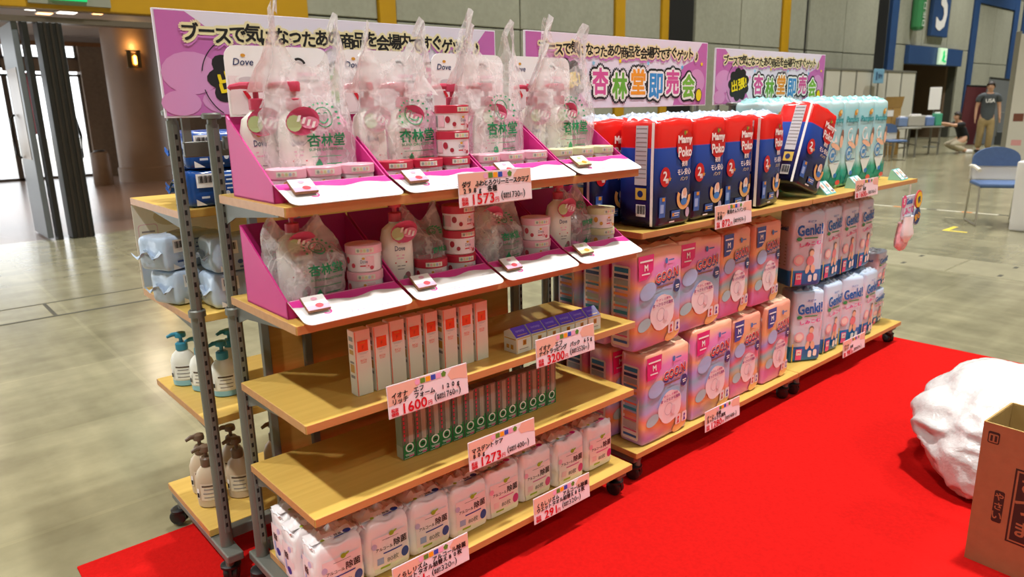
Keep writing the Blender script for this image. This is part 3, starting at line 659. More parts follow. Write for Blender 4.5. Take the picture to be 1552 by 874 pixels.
# --- tubs
def make_tub(cl, lid, face, fruit, name='scrub_tub'):
    R, H = .046, .067
    b = MB(); b.lathe([(.040, 0), (.0425, .003), (.044, .047), (.0445, .05)], mat('tub_white', '#f1ecee', .35), n=28); o = b.build(name, None, smooth=30)
    l_ = MB(); l_.lathe([(R, .046), (R, .0655), (R-.0015, H), (R-.006, H), (R-.007, H-.001), (0.0, H-.001)], mat(lid, lid, .35), n=28, caps=False); lo2 = l_.build('lid', o, smooth=30)
    q = MB(); fr = lambda a, c, e: ((.0438+e)*math.sin(a), -(.0438+e)*math.cos(a), c)
    p = Pr(q, fr, .0006)
    mf = mat(face, face, .4); mfr = mat(fruit, fruit, .4)
    for t in (-1.4, .9):
        p.rect(t*.8-.3, .026, .5, .03, mf, 1, n=4)
    p.ell(-.95, .03, .16, .009, mfr, 2, 12); p.ell(-.55, .018, .12, .006, mfr, 2, 12); p.ell(.05, .036, .09, .003, M_GOLD, 2, 8); p.text('Dove', .08, .028, .008, M_NAVY, 2, w=.4)
    p.rect(.1, .017, .5, .003, M_RED, 2); p.ell(.5, .012, .12, .005, mfr, 2, 10); p.rect(-1.9, .025, .3, .03, M_GREY, 1, n=3); p.rect(1.5, .022, .3, .025, M_GREY, 1, n=3)
    q.build('tub_print', o)['kind'] = 'stuff'
    q = MB(); fr = lambda a, c, e: ((R+e)*math.sin(a), -(R+e)*math.cos(a), c); p = Pr(q, fr, .0006)
    p.rect(.15, .056, 1.0, .012, mat('sticker_cream', '#e3e2cf', .4), 1, n=6)
    for k, cc in enumerate(('#9aa89a', '#e8b8a8', '#c9cf90', '#a8b8c8', '#d8a8a0')): p.ell(-.2+k*.17, .056, .07, .004, mat(cc, cc, .4), 2, 8)
    q.build('lid_sticker', lo2)['kind'] = 'stuff'
    return o
tub_p = Proto(make_tub('pink', '#eeb4c4', '#f0c8d2', '#c8465a')); tub_r = Proto(make_tub('red', '#c02a44', '#e8bcc8', '#a8283c')); tub_y = Proto(make_tub('yellow', '#dcdcb0', '#e8e8d0', '#d8a040'))
def tub(pr, x, y, z, lab, rz=.3):
    o = pr.place((x, y, z), (0, 0, rz-.85), lab); o['category'] = 'tub'; o['group'] = 'cream tubs in the trays'
B1, B2 = Z1+.0055, Z2+.0055
for i, x in enumerate((.722, .812, .902)): tub(tub_p, x, 1.612, B1, 'pink-lidded cream tub, %s of three at the front of the leftmost top tray' % ORD[i], .3+.1*i)
for i, x in enumerate((1.018, 1.112)): tub(tub_r, x, 1.612, B1, 'red-lidded cream tub under the second carrier bag, %s from left' % ORD[i])
for k in range(3): tub(tub_r, 1.2045, 1.612, B1+k*.0675, 'red-lidded cream tub in the three-high stack on the top board, %s' % ['bottom', 'middle', 'topmost'][k], .5+.2*k)
for i, x in enumerate((1.312, 1.405, 1.498)): tub(tub_p, x, 1.612, B1, 'pink-lidded cream tub in the third top tray, %s from left' % ORD[i], .5)
for i, x in enumerate((1.608, 1.702, 1.796)): tub(tub_y, x, 1.612, B1, 'pale green-lidded cream tub in the rightmost top tray, %s from left' % ORD[i], .6)
for k in range(2): tub(tub_p, .9015, 1.6, B2+k*.0675, 'pink-lidded cream tub, %s of the stack beside the leftmost lower carrier bag' % ['bottom', 'top'][k], .25)
for k in range(3): tub(tub_r, 1.2045, 1.6, B2+k*.0675, 'red-lidded cream tub in the three-high stack on the second board, %s' % ['bottom', 'middle', 'topmost'][k], .5+.2*k)
tub(tub_r, 1.105, 1.6, B2, 'red-lidded cream tub inside the second lower carrier bag')
for k in range(2): tub(tub_p, 1.4975, 1.6, B2+k*.0675, 'pink-lidded cream tub, %s of the stack in the third lower tray' % ['bottom', 'top'][k], .4)
for k in range(2): tub(tub_y, 1.794, 1.6, B2+k*.0675, 'pale green-lidded cream tub, %s of the stack in the rightmost lower tray' % ['bottom', 'top'][k], .6)
# --- pump bottles
M_BOT = mat('bottle_cream', '#f2eee4', .3, .02, 8); M_PUMP = mat('pump_rose', '#c8405c', .35)
def make_bottle():
    o = MB(); prof = [(.030, 0), (.034, .004), (.036, .02), (.037, .08), (.036, .125), (.031, .148), (.020, .158), (.015, .162), (.014, .168)]
    o.lathe(prof, M_BOT, n=28, sx=1.12, sy=.82); o = o.build('pump_bottle', None, smooth=35)
    c = MB(); c.lathe([(.0165, .166), (.0165, .186), (.012, .188)], M_PUMP, n=18); c.build('collar', o, smooth=35)
    h = MB(); h.lathe([(.006, .186), (.006, .203)], M_PUMP, n=10); h.lathe([(.0155, .2), (.0165, .204), (.0165, .216), (.0145, .219)], M_PUMP, n=18); h.tube([(0, 0, .212), (-.03, 0, .213), (-.05, 0, .21), (-.053, 0, .206)], [.008, .0065, .005, .0045], M_PUMP); h.build('pump_head', o, smooth=35)
    q = MB(); fr = lambda a, c_, e: ((.0368+e)*1.12*math.sin(a), -(.0368+e)*.82*math.cos(a), c_); p = Pr(q, fr, .0008)
    p.ell(.0, .118, .13, .004, M_GOLD, 1, 8); p.text('Dove', .02, .102, .012, M_NAVY, 1, .02, w=.62, shear=.1); p.rect(.02, .084, .5, .003, M_CPK2); p.rect(.02, .077, .4, .003, M_CPK2); p.rect(.05, .066, .75, .003, M_RED); p.rect(.05, .058, .5, .002, M_GREY); p.rect(.02, .05, .4, .002, M_GREY)
    p.ell(.45, .03, .22, .012, mat('bottle_fruit', '#a06a70', .4), 1, 12); p.ell(.25, .025, .15, .009, mat('bottle_leaf', '#8aa08a', .4), 2, 10)
    q.build('bottle_print', o)['kind'] = 'stuff'
    t = MB(); p = Pr(t, FRONT(-.036), .0008, post=lambda v: (v[0], v[1]+6*v[0]*v[0], v[2])); p.ell(.014, .143, .036, .027, mat('tag_rose', '#c8466e', .4), 1, 20, .2); p.ell(-.004, .139, .016, .016, mat('tag_leaf', '#b8c890', .4), 2, 12); p.ell(.028, .14, .02, .012, mat('tag_pink', '#e58fae', .4), 2, 12)
    for k in range(4): p.rect(.006+.01*k, .148-.004*k, .006, .012, M_WHITE, 3, sk=.4)
    t.build('promo_tag', o)
    return o
bot = Proto(make_bottle())
def bottle(x, y, z, lab, rz=.3, rx=0):
    o = bot.place((x, y, z), (rx, rx, rz-.75), lab, scale=(1.1, 1.1, 1.2) if z > 1 else (1.05, 1.05, 1.06)); o['category'] = 'bottle'; o['group'] = 'rose-capped pump bottles'
YB = 1.705
bottle(.720, 1.735, B1, 'rose-capped pump bottle standing alone behind, at the left end of the top board')
bottle(.786, 1.675, B1, 'rose-capped pump bottle inside the leftmost top carrier bag', .35)
bottle(1.002, YB, B1, 'rose-capped pump bottle with a round tag between the first two top carrier bags', .5)
bottle(1.100, 1.69, B1, 'rose-capped pump bottle inside the second top carrier bag', .3)
bottle(1.392, 1.69, B1, 'rose-capped pump bottle inside the third top carrier bag', .3)
bottle(1.300, 1.735, B1, 'rose-capped pump bottle standing behind the red tub stack on the top board', .4)
bottle(1.608, 1.728, B1, 'rose-capped pump bottle behind, at the left of the rightmost top bag', .4)
bottle(1.690, 1.69, B1, 'rose-capped pump bottle inside the rightmost top carrier bag', .4)
bottle(.745, 1.66, B2, 'rose-capped pump bottle inside the leftmost lower carrier bag', .5)
bottle(1.012, 1.62, B2, 'rose-capped pump bottle with a round pink tag standing in the second lower tray', .45)
bottle(1.345, 1.66, B2, 'rose-capped pump bottle inside the third lower carrier bag', .4)
bottle(1.615, 1.62, B2, 'rose-capped pump bottle with a round pink tag standing in the rightmost lower tray', .5)
# --- carrier bags
M_BAG = bagmat('carrier_bag_film', '#f3f1f2', .22, .40, .16); M_BAGH = bagmat('carrier_bag_handle_film', '#f4f2f3', .45, .7, .2); M_BAGP = mat('bag_green_print', '#12965f', .45, alpha=.9)
def ridge(p): return 1-abs(noise.noise(p))*2
def make_bag(x, y, z, w, h, d, lab, seed, ears=((0, .0), (PI, .0)), lean=0, prints=True, top=.62, cap=None, tilt=0, txt='杏林堂'):
    off = Vector((seed*3.7, seed*1.9, seed*.7))
    def S(u, v, e=0, wr=1):
        # body profile
        bell = min(1, .86+.9*v) if v < .2 else (1 if v < .5 else 1-(1-top)*((v-.5)/.5)**1.3)
        a = w/2*bell; b = d/2*(1 if v < .45 else max(.06, 1-((v-.45)/.55)**.9*.95))
        c, s_ = math.cos(u), math.sin(u); n = 2.6
        px = a*math.copysign(abs(c)**(2/n), c); py = b*math.copysign(abs(s_)**(2/n), s_)
        zz = h*v
        if v > .62:
            k = ((v-.62)/.38)
            for (ang, hh) in ears:
                dd = math.atan2(math.sin(u-ang), math.cos(u-ang)); zz += hh*k**1.5*max(0, math.cos(dd))**4
            zz -= .035*k*abs(math.sin(u))**4
        q = Vector((px*9, py*9, zz*6))+off
        f = (.010*noise.noise(q*1.3)+.013*(ridge(Vector((q.x*1.5+q.z*.5, q.y*1.5, q.z*.6)))-.5)*(.3+v)+.005*ridge(q*3.1))*wr
        f *= min(1, v*5)
        nx, ny = c, s_
        lx = lean*v*v + .02*noise.noise(Vector((0, seed, zz*8)))*v
        if cap and zz > cap: zz = cap-(zz-cap)*.25+.012*noise.noise(q*3)
        return Vector((px+nx*(f+e)+lx, py+ny*(f*.9+e), zz+.006*noise.noise(q*2.5)*v))
    NU, NV = 60, 36
    b = MB(); vs = [S(2*PI*i/NU, j/NV) for j in range(NV+1) for i in range(NU)]
    fs = [(j*NU+i, j*NU+(i+1) % NU, (j+1)*NU+(i+1) % NU, (j+1)*NU+i) for j in range(NV) for i in range(NU)] + [tuple(range(NU-1, -1, -1))]
    b.add([tuple(v) for v in vs], fs, M_BAG); o = b.build('carrier_bag', None, (x, y, z), (0, tilt, 0), smooth=22); tag(o, lab, 'carrier bag', 'clear carrier bags with green print')
    if prints:
        q = MB()
        def fr(a, c, e):
            t_ = max(-.97, min(.97, (a+.016)/(w*.5))); u = -math.acos(math.copysign(abs(t_)**1.3, t_)); return tuple(S(u, max(.02, min(.98, c/h)), .0012+e, 1))
        p = Pr(q, fr, .0003); s = w/.24
        zc = h*.30
        p.text(txt, .0, zc+.028, .032*s, M_BAGP, 1, .035, w=.105*s); p.text('SUPER DRUGSTORE', .0, zc+.005, .0065*s, M_BAGP, 1, .03, w=.1*s); p.rect(.0, zc-.012, .09*s, .0015, M_BAGP, n=4)
        p.arc(.002*s, zc+.082, .026*s, .0025, 0, 350, M_BAGP, n=26); p.arc(.002*s, zc+.082, .016*s, .003, 200, 340, M_BAGP, n=10); p.arc(-.006*s, zc+.088, .005, .002, 20, 160, M_BAGP, n=6); p.arc(.012*s, zc+.088, .005, .002, 20, 160, M_BAGP, n=6)
        for k in range(12):
            an = math.radians(200-k*20); p.rect(.002*s+.043*s*math.cos(an), zc+.078+.043*s*math.sin(an), .006, .005, M_BAGP)
        p.ell(-.025*s, zc-.035, .009, .011, M_BAGP, 1, 12); p.poly([(-.033*s, zc-.028), (-.025*s, zc-.016), (-.017*s, zc-.028)], M_BAGP); p.rect(.02*s, zc-.03, .05*s, .0025, M_BAGP, n=3); p.rect(.03*s, zc-.037, .04*s, .0015, M_BAGP, n=3); p.rect(.04*s, zc-.062, .03*s, .005, M_BAGP, n=2)
        q.build('green_print', o)['kind'] = 'stuff'
    # handles: folded film straps rising from the shoulders
    if not cap:
        for hi, (ang, hh) in enumerate(ears):
            k = MB(); n, mcol = 9, 4; base = S(ang, .70); tip = S(ang, 1)+Vector((0, 0, .012)); sg = 1 if math.cos(ang) > 0 else -1; vs = []
            for j in range(n+1):
                t = j/n; c = base.lerp(tip, t); wd = .040*(1-t)+.021+.005*math.sin(t*9+seed)
                for i in range(mcol+1):
                    a = i/mcol-.5; q = Vector((c.x*30+a*2, seed+hi*5, c.z*30))
                    vs.append((c.x+a*2*wd*math.cos(.5+t)+.006*noise.noise(q), c.y-.012-.010*t+a*2*wd*math.sin(.5+t)*.6+.012*(.5-abs(a))*2+.006*noise.noise(q*1.3), c.z+.007*noise.noise(q*.9)-(.012*abs(a)*2 if j == n else 0)))
            # the strap turns over at the top and comes down a little
            for r in range(2):
                t = (r+1)*.022
                for i in range(mcol+1):
                    v = vs[n*(mcol+1)+i]; vs.append((v[0]-sg*.004*(r+1), v[1]+.012*(r+1), v[2]-t+.006))
            R_ = n+2; k.add(vs, [(j*(mcol+1)+i, j*(mcol+1)+i+1, (j+1)*(mcol+1)+i+1, (j+1)*(mcol+1)+i) for j in range(R_) for i in range(mcol)], M_BAGH); k.build('handle', o, smooth=30)
    return o
make_bag(.826, 1.69, B1, .225, .33, .105, 'leftmost carrier bag on the top board, with two upright handles', 1, ((PI*.98, .115), (.15, .085)), lean=.01)
make_bag(1.094, 1.69, B1, .245, .33, .105, 'second carrier bag on the top board, leaning over the red tubs', 2, ((PI*1.02, .075), (.05, .085), (-1.1, .04)), lean=-.015)
make_bag(1.392, 1.692, B1, .255, .355, .105, 'third carrier bag on the top board, right of the red tub stack', 3.3, ((PI*.95, .085), (.1, .075), (PI*1.2, .05)), lean=.005)
make_bag(1.700, 1.692, B1, .265, .34, .105, 'rightmost carrier bag on the top board, with a tall pointed handle', 4.6, ((PI*.72, .13), (.35, .10), (PI*1.05, .03)), lean=.01)
make_bag(.765, 1.655, B2, .19, .21, .15, 'leftmost carrier bag on the second board, slumped around a bottle', 5.2, ((PI*.95, .02), (.2, .01)), top=.6, cap=.222)
make_bag(1.115, 1.655, B2, .12, .2, .13, 'second carrier bag on the second board, over a red-lidded tub', 6.1, ((PI, .02), (0, .03)), top=.75, cap=.228)
make_bag(1.365, 1.655, B2, .165, .22, .15, 'third carrier bag on the second board, beside a pink tub stack', 7.4, ((PI, .0), (0, .02)), top=.9, cap=.225)
make_bag(1.702, 1.66, B2, .125, .22, .14, 'rightmost carrier bag on the second board, crumpled beside green-lidded tubs', 8.8, ((PI, .02), (0, .0)), top=.6, cap=.228)
# ================================================================== boxes on boards three and four
M_BXW = gradmat('box_cream', ((0, '#e4e6d8'), (.55, '#eadfd8'), (1, '#f0c3bd')), 'Z', 0, .172, .4)
M_ORG = mat('box_orange_red', '#f04a22', .4); M_BXO = mat('box_orange_edge', '#ee7a5c', .4); M_BXG = mat('box_gold', '#c8953c', .4); M_BXS = mat('box_side_cream', '#e6e8da', .4)
def make_tall():
    W_, D, H = .046, .033, .172; w = W_/2; b = MB(); b.bbox(-w, w, 0, D, 0, H, M_BXW, .0012); o = b.build('foam_carton', None)
    q = MB(); p = Pr(q, FRONT(0), .0005); p.rect(-w+.0022, H/2, .003, H-.004, M_BXO); p.rect(0, .13, .030, .029, M_ORG, 1); p.text('IONA', 0, .139, .004, M_GOLD, 2); p.text('F', 0, .127, .009, mat('print_orange_dark', '#c83a18', .4), 2, .03)
    p.rect(0, .1125, .028, .0008, M_GREY); p.rect(0, .1095, .02, .0007, M_GREY); p.text('イオナ', -.004, .103, .003, M_GREY, 1); p.text('RICH', .0, .0925, .006, M_ORG, 1, w=.017); p.text('FOAM', .0, .0865, .004, M_ORG, 1, w=.015)
    f2 = Pr(q, LEFT(-w), .0005)
    for zz, hh, mm in ((.15, .012, M_GREY), (.13, .01, M_GREY), (.115, .012, M_BXG), (.088, .006, M_GREY), (.072, .022, M_BXG), (.05, .008, M_GREY)): f2.rect(-D/2, zz, D*.6, hh, mm)
    q.build('box_print', o)['kind'] = 'stuff'
    return o
tall = Proto(make_tall())
for i in range(8):
    o = tall.place((.853+.0545*i, 1.552+(.012 if i in (2, 3, 4) else 0)-.003*(i > 5), Z3+.0005), (0, 0, .03*math.sin(i*2)), 'tall cream carton with an orange square, %s from the left in its row' % ORD[i]); o['category'] = 'box'; o['group'] = 'tall orange-marked cartons on the third board'
M_VIO = mat('box_violet', '#5a48d0', .3); M_VIOD = mat('box_violet_dark', '#342a6a', .3)
def make_small():
    w, D, H = .029, .055, .06; b = MB()
    b.prism([(0, 0), (D, 0), (D, H), (.030, H+.012), (.002, H-.012), (0, H-.013)], -w, w, mat('small_box_white', '#e4e8e4', .4), 'yz'); o = b.build('cream_carton', None, fix=True)
    q = MB(); p = Pr(q, FRONT(0), .0005); p.rect(0, .0445, .056, .003, mat('box_gold_foil', '#d8b060', .3, metal=.3)); p.rect(.003, .030, .014, .016, M_BXG); p.rect(.003, .030, .009, .010, mat('box_gold_dark', '#a8641c', .4), 2); p.rect(0, .012, .036, .002, M_GREY); p.rect(-w+.002, .022, .002, .04, mat('box_gold_foil', ''))
    f2 = Pr(q, LEFT(-w), .0005); f2.rect(-.02, .018, .012, .014, M_BXG); f2.rect(-.038, .018, .012, .012, M_BXG); f2.rect(-.028, .043, .05, .003, mat('box_gold_foil', ''))
    q.build('box_print', o)['kind'] = 'stuff'
    l_ = MB(); fr = lambda a, c, e: (a, .002+.028*c-e*.65, H-.012+.024*c+e*.75); p = Pr(l_, fr, .0006)
    p.rect(0, .5, 2*w-.001, 1.0, M_VIO, 1); p.text('ionasp', 0, .55, .3, mat('violet_print', '#b8b0f0', .4), 2, w=.034); p.rect(0, .18, .04, .06, mat('box_gold_foil', ''), 2)
    l_.build('violet_lid', o)
    return o
small = Proto(make_small())
for i in range(6):
    o = small.place((1.362+.0615*i, 1.512, Z3+.0005), (0, 0, (.02, -.03, .04, -.06, .02, -.02)[i]), 'small white carton with a sloping violet lid, %s from the left in its row' % ORD[i]); o['category'] = 'box'; o['group'] = 'small violet-lidded cartons'
M_GBX = mat('tube_box_green', '#1c7d45', .35); M_GBD = mat('tube_box_dark', '#75706a', .3, .2, 60); M_SIL = mat('tube_box_silver', '#a8a6a0', .3)
def make_green():
    w, D, H = .0205, .034, .142; b = MB(); b.bbox(-w, w, 0, D, 0, H, M_GBD, .001, ); b.mi = [b.mi[0]]*len(b.mi); o = b.build('toothpaste_box', None)
    q = MB(); p = Pr(q, FRONT(0), .0005)
    p.rect(0, .0225, 2*w-.001, .043, M_GBX); p.poly([(-w+.001, .044), (w-.001, .044), (w-.001, .053)], M_GBX); p.rect(-w+.006, .093, .006, .094, mat('strip_dark', '#55645a', .35)); p.rect(.008, .092, .012, .092, mat('strip_taupe', '#b0a49c', .25)); p.rect(.0, .092, .003, .092, M_SIL, 2)
    for k in range(7): p.rect(-w+.006, .135-.0125*k, .0045, .009, mat('dot_red', '#d8385a', .4), 2)
    p.ell(.0, .033, .0135, .0135, M_WHITE, 2, 18); p.ell(0, .033, .0095, .0095, M_GBX, 3, 16); p.poly([(-.008, .031), (-.003, .036), (.004, .036), (.008, .031)], M_K, 4)
    p.rect(0, .0145, .03, .0015, M_WHITE, 2); p.rect(0, .011, .026, .0015, M_WHITE, 2); p.rect(.006, .0075, .016, .004, mat('print_pink', '#e0508a', .4), 2, sk=.4); p.rect(-.004, .004, .028, .001, M_WHITE, 2)
    f2 = Pr(q, LEFT(-w), .0005); f2.rect(-D/2, H/2, D-.003, H-.003, mat('box_side_green', '#8a9a84', .4)); f2.rect(-D/2, .02, D-.003, .036, mat('box_side_green2', '#a8b4a0', .4), 2)
    q.build('box_print', o)['kind'] = 'stuff'
    return o
green = Proto(make_green())
for i in range(14):
    o = green.place((.995+.0424*i, 1.588-.002*(i % 3), Z4+.0005), (0, 0, (.0, .03, -.02, .02)[i % 4]*.5), 'slim green toothpaste carton, %s from the left in its row' % ORD[i]); o['category'] = 'box'; o['group'] = 'green toothpaste cartons on the fourth board'
# ================================================================== wipe packs on the base board
M_FILM = mat('pack_film_white', '#f2eef0', .22, .03, 12, .35, bscale=18); M_FILMP = mat('pack_film_pink', '#f3dfe2', .25)
def puff(mb, hx, hy, hz, amp, seed, top=0, wr=.004):
    """soft bulging of a pack built around its centre (0,0,hz)"""
    out = []
    for v in mb.v:
        x, y, z = v; zc = (z-hz)/hz; f = (1-min(1, abs(x/hx))**2)*(1-min(1, abs(zc))**2); g = (1-min(1, abs(y/hy))**2)*(1-min(1, abs(zc))**2)
        y += math.copysign(amp*f, y) if abs(y) > hy*.5 else 0
        x += math.copysign(amp*.8*g, x) if abs(x) > hx*.5 else 0
        q = Vector((x*22+seed, y*22, z*22)); edge = .3+.7*max(abs(x/hx), abs(zc))**3
        d = wr*noise.noise(q)*edge
        if top and z > 2*hz*.9: z += top*noise.noise(Vector((x*38+seed*3, y*38, 5)))
        out.append((x+d, y+d*.8, z+d if z > .01 else max(0, z)))
    mb.v = out
def make_wipe(badge, txtc):
    hx, hy, hz = .066, .044, .078; b = MB(); b.rbox(0, 0, hz, hx, hy, hz, .013, M_FILM, n=9, k=3)
    puff(b, hx, hy, hz, .006, 3 if badge == '#1f3f9a' else 8, .016, .007); o = b.build('wipe_pack', None, smooth='all')
    mb_ = mat('wipe_badge_'+badge, badge, .4); mt = mat('wipe_text', '#3a2326', .4); q = MB()
    post = lambda v: (v[0], v[1]-.006*(1-(v[0]/hx)**2)*max(0, 1-((v[2]-hz)/hz)**2)-.0016, v[2])
    p = Pr(q, FRONT(-hy), .0006, post)
    p.rect(0, .072, .110, .092, M_FILMP, 1, n=8); p.rect(0, .018, .104, .02, mat('wipe_pale', '#e8ead8', .3), 1, n=6)
    lf = mat('leaf_green', '#9ab82c', .4); p.ell(.004, .118, .008, .007, lf, 2, 10); p.ell(.014, .121, .008, .003, lf, 2, 8, .3)
    p.rect(.0, .107, .05, .001, mt, 2, n=3); p.text('除菌', .030, .087, .021, mt, 2, .03, w=.043); p.text('アルコール', -.021, .082, .009, mt, 2, .02, w=.05); p.rect(.005, .067, .06, .004, mat('wipe_line_'+badge, '#3a44a0' if badge == '#1f3f9a' else '#e070a8', .4), 2, n=4)
    p.rect(-.034, .046, .02, .02, mat('wipe_soft_'+badge, '#9aa8d8' if badge == '#1f3f9a' else '#f0c0d0', .4), 2); p.text('80枚', .004, .043, .017, M_GREY, 2, .02, w=.036); p.ell(.044, .044, .0125, .0155, mb_, 2, 16)
    p.ell(-.05, .095, .008, .009, mat('wipe_tint_'+badge, '#c0b4d8' if badge == '#1f3f9a' else '#f4a8c4', .4), 2, 12); p.rect(-.02, .024, .03, .006, lf, 2, sk=.3)
    f2 = Pr(q, LEFT(-hx), .0006, post=lambda v: (v[0]-.0055*(1-(v[1]/hy)**2)*(1-((v[2]-hz)/hz)**2)-.0014, v[1], v[2]))
    f2.rect(0, .075, .06, .09, M_FILMP, 1, n=6); f2.text('除', -.004, .085, .022, mt, 2, .03); f2.ell(.004, .04, .011, .014, mb_, 2, 14); f2.ell(.014, .108, .008, .009, mat('wipe_tint_'+badge, ''), 2, 12); f2.rect(-.012, .055, .01, .03, mat('wipe_soft_'+badge, ''), 2)
    q.build('front_print', o)['kind'] = 'stuff'
    q = MB(); p = Pr(q, TOP(2*hz+.0085), .0006)
    p.ell(.034, -.020, .011, .009, mb_, 1, 14); p.text('除菌', .008, -.020, .009, mt, 1, .03, w=.02); p.text('アル', -.014, -.020, .006, mt, 1); p.rect(.006, -.030, .026, .004, mat('wipe_line_'+badge, ''), 1); p.ell(-.036, -.022, .006, .005, lf, 1, 10)
    q.build('top_print', o)['kind'] = 'stuff'
    q = MB(); n_, k_ = 12, 6
    q.add([(-hx*.95+1.9*hx*i/n_, -hy*.35+1.3*hy*j/k_, 2*hz+.002+.017*(1-max(abs(2*i/n_-1), abs(2*j/k_-1))**4)*(.3+1.8*abs(noise.noise(Vector((i*.9, j*.8, hx*50+len(badge)+ord(badge[1]))))))) for j in range(k_+1) for i in range(n_+1)], [(j*(n_+1)+i, j*(n_+1)+i+1, (j+1)*(n_+1)+i+1, (j+1)*(n_+1)+i) for j in range(k_) for i in range(n_)], M_FILM); q.build('gathered_film', o, smooth=30)
    # crimped seams at the ends
    for s in (-1, 1):
        q = MB(); n = 9; q.add([(s*(hx+(.004 if j else -.006))+.002*math.sin(i*2.3), -hy*.75+1.5*hy*i/n, 2*hz-.012+(.012 if j else 0)+.004*math.sin(i*1.7)) for j in (0, 1) for i in range(n+1)], [(i, i+1, n+2+i, n+1+i) for i in range(n)], M_FILM)
        q.build('end_seam', o, smooth=True)
    return o
wb = Proto(make_wipe('#1f3f9a', 0)); wp = Proto(make_wipe('#d02a86', 0))
WX = [.735, .882, 1.024, 1.158, 1.292, 1.436, 1.582, 1.732]
for r in range(3):
    for i, x in enumerate(WX):
        if r == 2 and i > 3: continue
        o = (wb if i < 4 else wp).place((x+(.004, -.006, .008)[r], 1.588+.101*r+.004*((i*7) % 3-1), Z5+.0005), (0, 0, .05*math.sin(i*3.1+r)), 'white wipe pack with a %s badge, %s from the left in the %s row' % ('blue' if i < 4 else 'pink', ORD[i], ['front', 'middle', 'rear'][r]))
        o['category'] = 'wipe pack'; o['group'] = 'wipe packs on the base board'
# ================================================================== price cards
M_PC = mat('price_card_pink', '#f3dfe6', .45); M_PEACH = mat('price_card_peach', '#efb8a4', .45); M_PCR = mat('price_red', '#d40f22', .4); M_PCW = mat('price_edge', '#f6e8ee', .45)
def price(x, y, z, l1, l2, pr_, tax, label, rz=0, rx=-.06):
    w, h = .25, .086; b = MB(); b.bbox(-w/2, w/2, -.001, .001, 0, h, M_PCW, .0004); o = b.build('price_card', None, (x, y, z), (rx, 0, rz)); tag(o, label, 'price card', 'pink price cards on the shelf edges')
    q = MB(); p = Pr(q, FRONT(-.001), .0004)
    p.rect(0, h/2, w-.004, h-.004, M_PC); p.poly([(-w/2+.002, h-.002), (-w/2+.002, h*.38), (-.08, h*.42), (-.055, h*.6), (-.03, h*.78), (-.01, h-.002)], M_PEACH, 2); p.poly([(w/2-.002, h-.002), (w/2-.002, h*.52), (w/2-.03, h*.6), (w/2-.055, h*.62), (w/2-.065, h*.8), (w/2-.05, h-.002)], M_PEACH, 2)
    for k, c in enumerate(('#f0a8cc', '#5d8f32', '#f5a31c', '#2f50b8', '#f0a8cc', '#5d8f32')):
        (p.star(-.035+.0165*k, h*.87, .0085, mat('blk'+c, c, .4), 3, 5, .8) if k in (0, 5) else p.rect(-.035+.0165*k, h*.87, .0145, .0135, mat('blk'+c, c, .4), 3))
    for (t, zz) in ((l1, .66), (l2, .48)):
        if t:
            n = len(t); sw = min(.0165, .23/n)
            for i, ch in enumerate(t):
                if ch != ' ': p.text(ch, -w/2+.012+sw*(i+.4), h*zz, min(.0145, sw*1.0), M_K, 4, .05, natural=True)
    for a, t in enumerate('税抜価格'): p.text(t, -w/2+.012+.011*(a % 2), h*(.235-.125*(a//2)), .010, M_PCR, 4, .05)
    p.text(pr_, -w/2+.043, h*.20, .026, M_PCR, 4, .035, w=.0185*len(pr_)-.003, align='l'); p.text('円', -w/2+.05+.0185*len(pr_), h*.13, .012, M_PCR, 4, .04)
    x0 = -w/2+.062+.0185*len(pr_)
    p.text('(', x0+.006, h*.22, .024, M_K, 4, .01); p.text('軽減税', x0+.021, h*.26, .007, M_K, 4, .03); p.text('率税込', x0+.021, h*.17, .007, M_K, 4, .03); p.text(tax, x0+.034, h*.22, .016, M_K, 4, .015, w=.034, align='l'); p.text('円', x0+.074, h*.19, .008, M_K, 4, .02); p.text(')', x0+.084, h*.22, .024, M_K, 4, .01)
    q.build('card_print', o)['kind'] = 'stuff'
    return o
price(1.231, 1.462, 1.116, 'ダヴ ふわとろクリーミースクラブ', '298g 各種', '1573', '1730', 'price card reading 1573 on the edge of the top board')
price(1.491, 1.462, .617, 'イオナ エフ', 'ナイトラッピング パック 65g', '3200', '3520', 'price card reading 3200 in front of the violet-lidded cartons')
price(.987, 1.462, .614, 'イオナ エフ', 'リッチ フォーム 120g', '1600', '1760', 'price card reading 1600 in front of the tall orange-marked cartons')
price(1.231, 1.462, .380, 'マスデントケア', '80g', '1273', '1400', 'price card reading 1273 below the green toothpaste cartons')
price(1.473, 1.462, .111, 'くらしリズム アルコール除菌', 'ウエットタオル詰替え80枚', '291', '320', 'price card reading 291 at the right of the base board, below pink-badged wipes')
price(.968, 1.462, .111, 'くらしリズム アルコール除菌', 'ウエットタオル詰替え80枚', '291', '320', 'price card reading 291 at the left of the base board, below blue-badged wipes')
price(2.452, 1.508, .904, 'マミー 夜用オムツパンツ', '各種', '872', '959', 'price card hanging below the navy diaper packs')
price(3.617, 1.508, .906, 'パンパース', 'パンツ 各種', '1600', '1760', 'price card below the teal diaper packs, partly over a small display stand')
price(2.450, 1.508, .084, 'グーン 各種', 'まっさらさら通気', '1280', '1408', 'price card on the base edge below the pink and orange diaper packs')
price(3.648, 1.508, .099, 'ゲンキ', 'パンツ 各種', '981', '1079', 'price card on the base edge below the blue and white diaper packs')
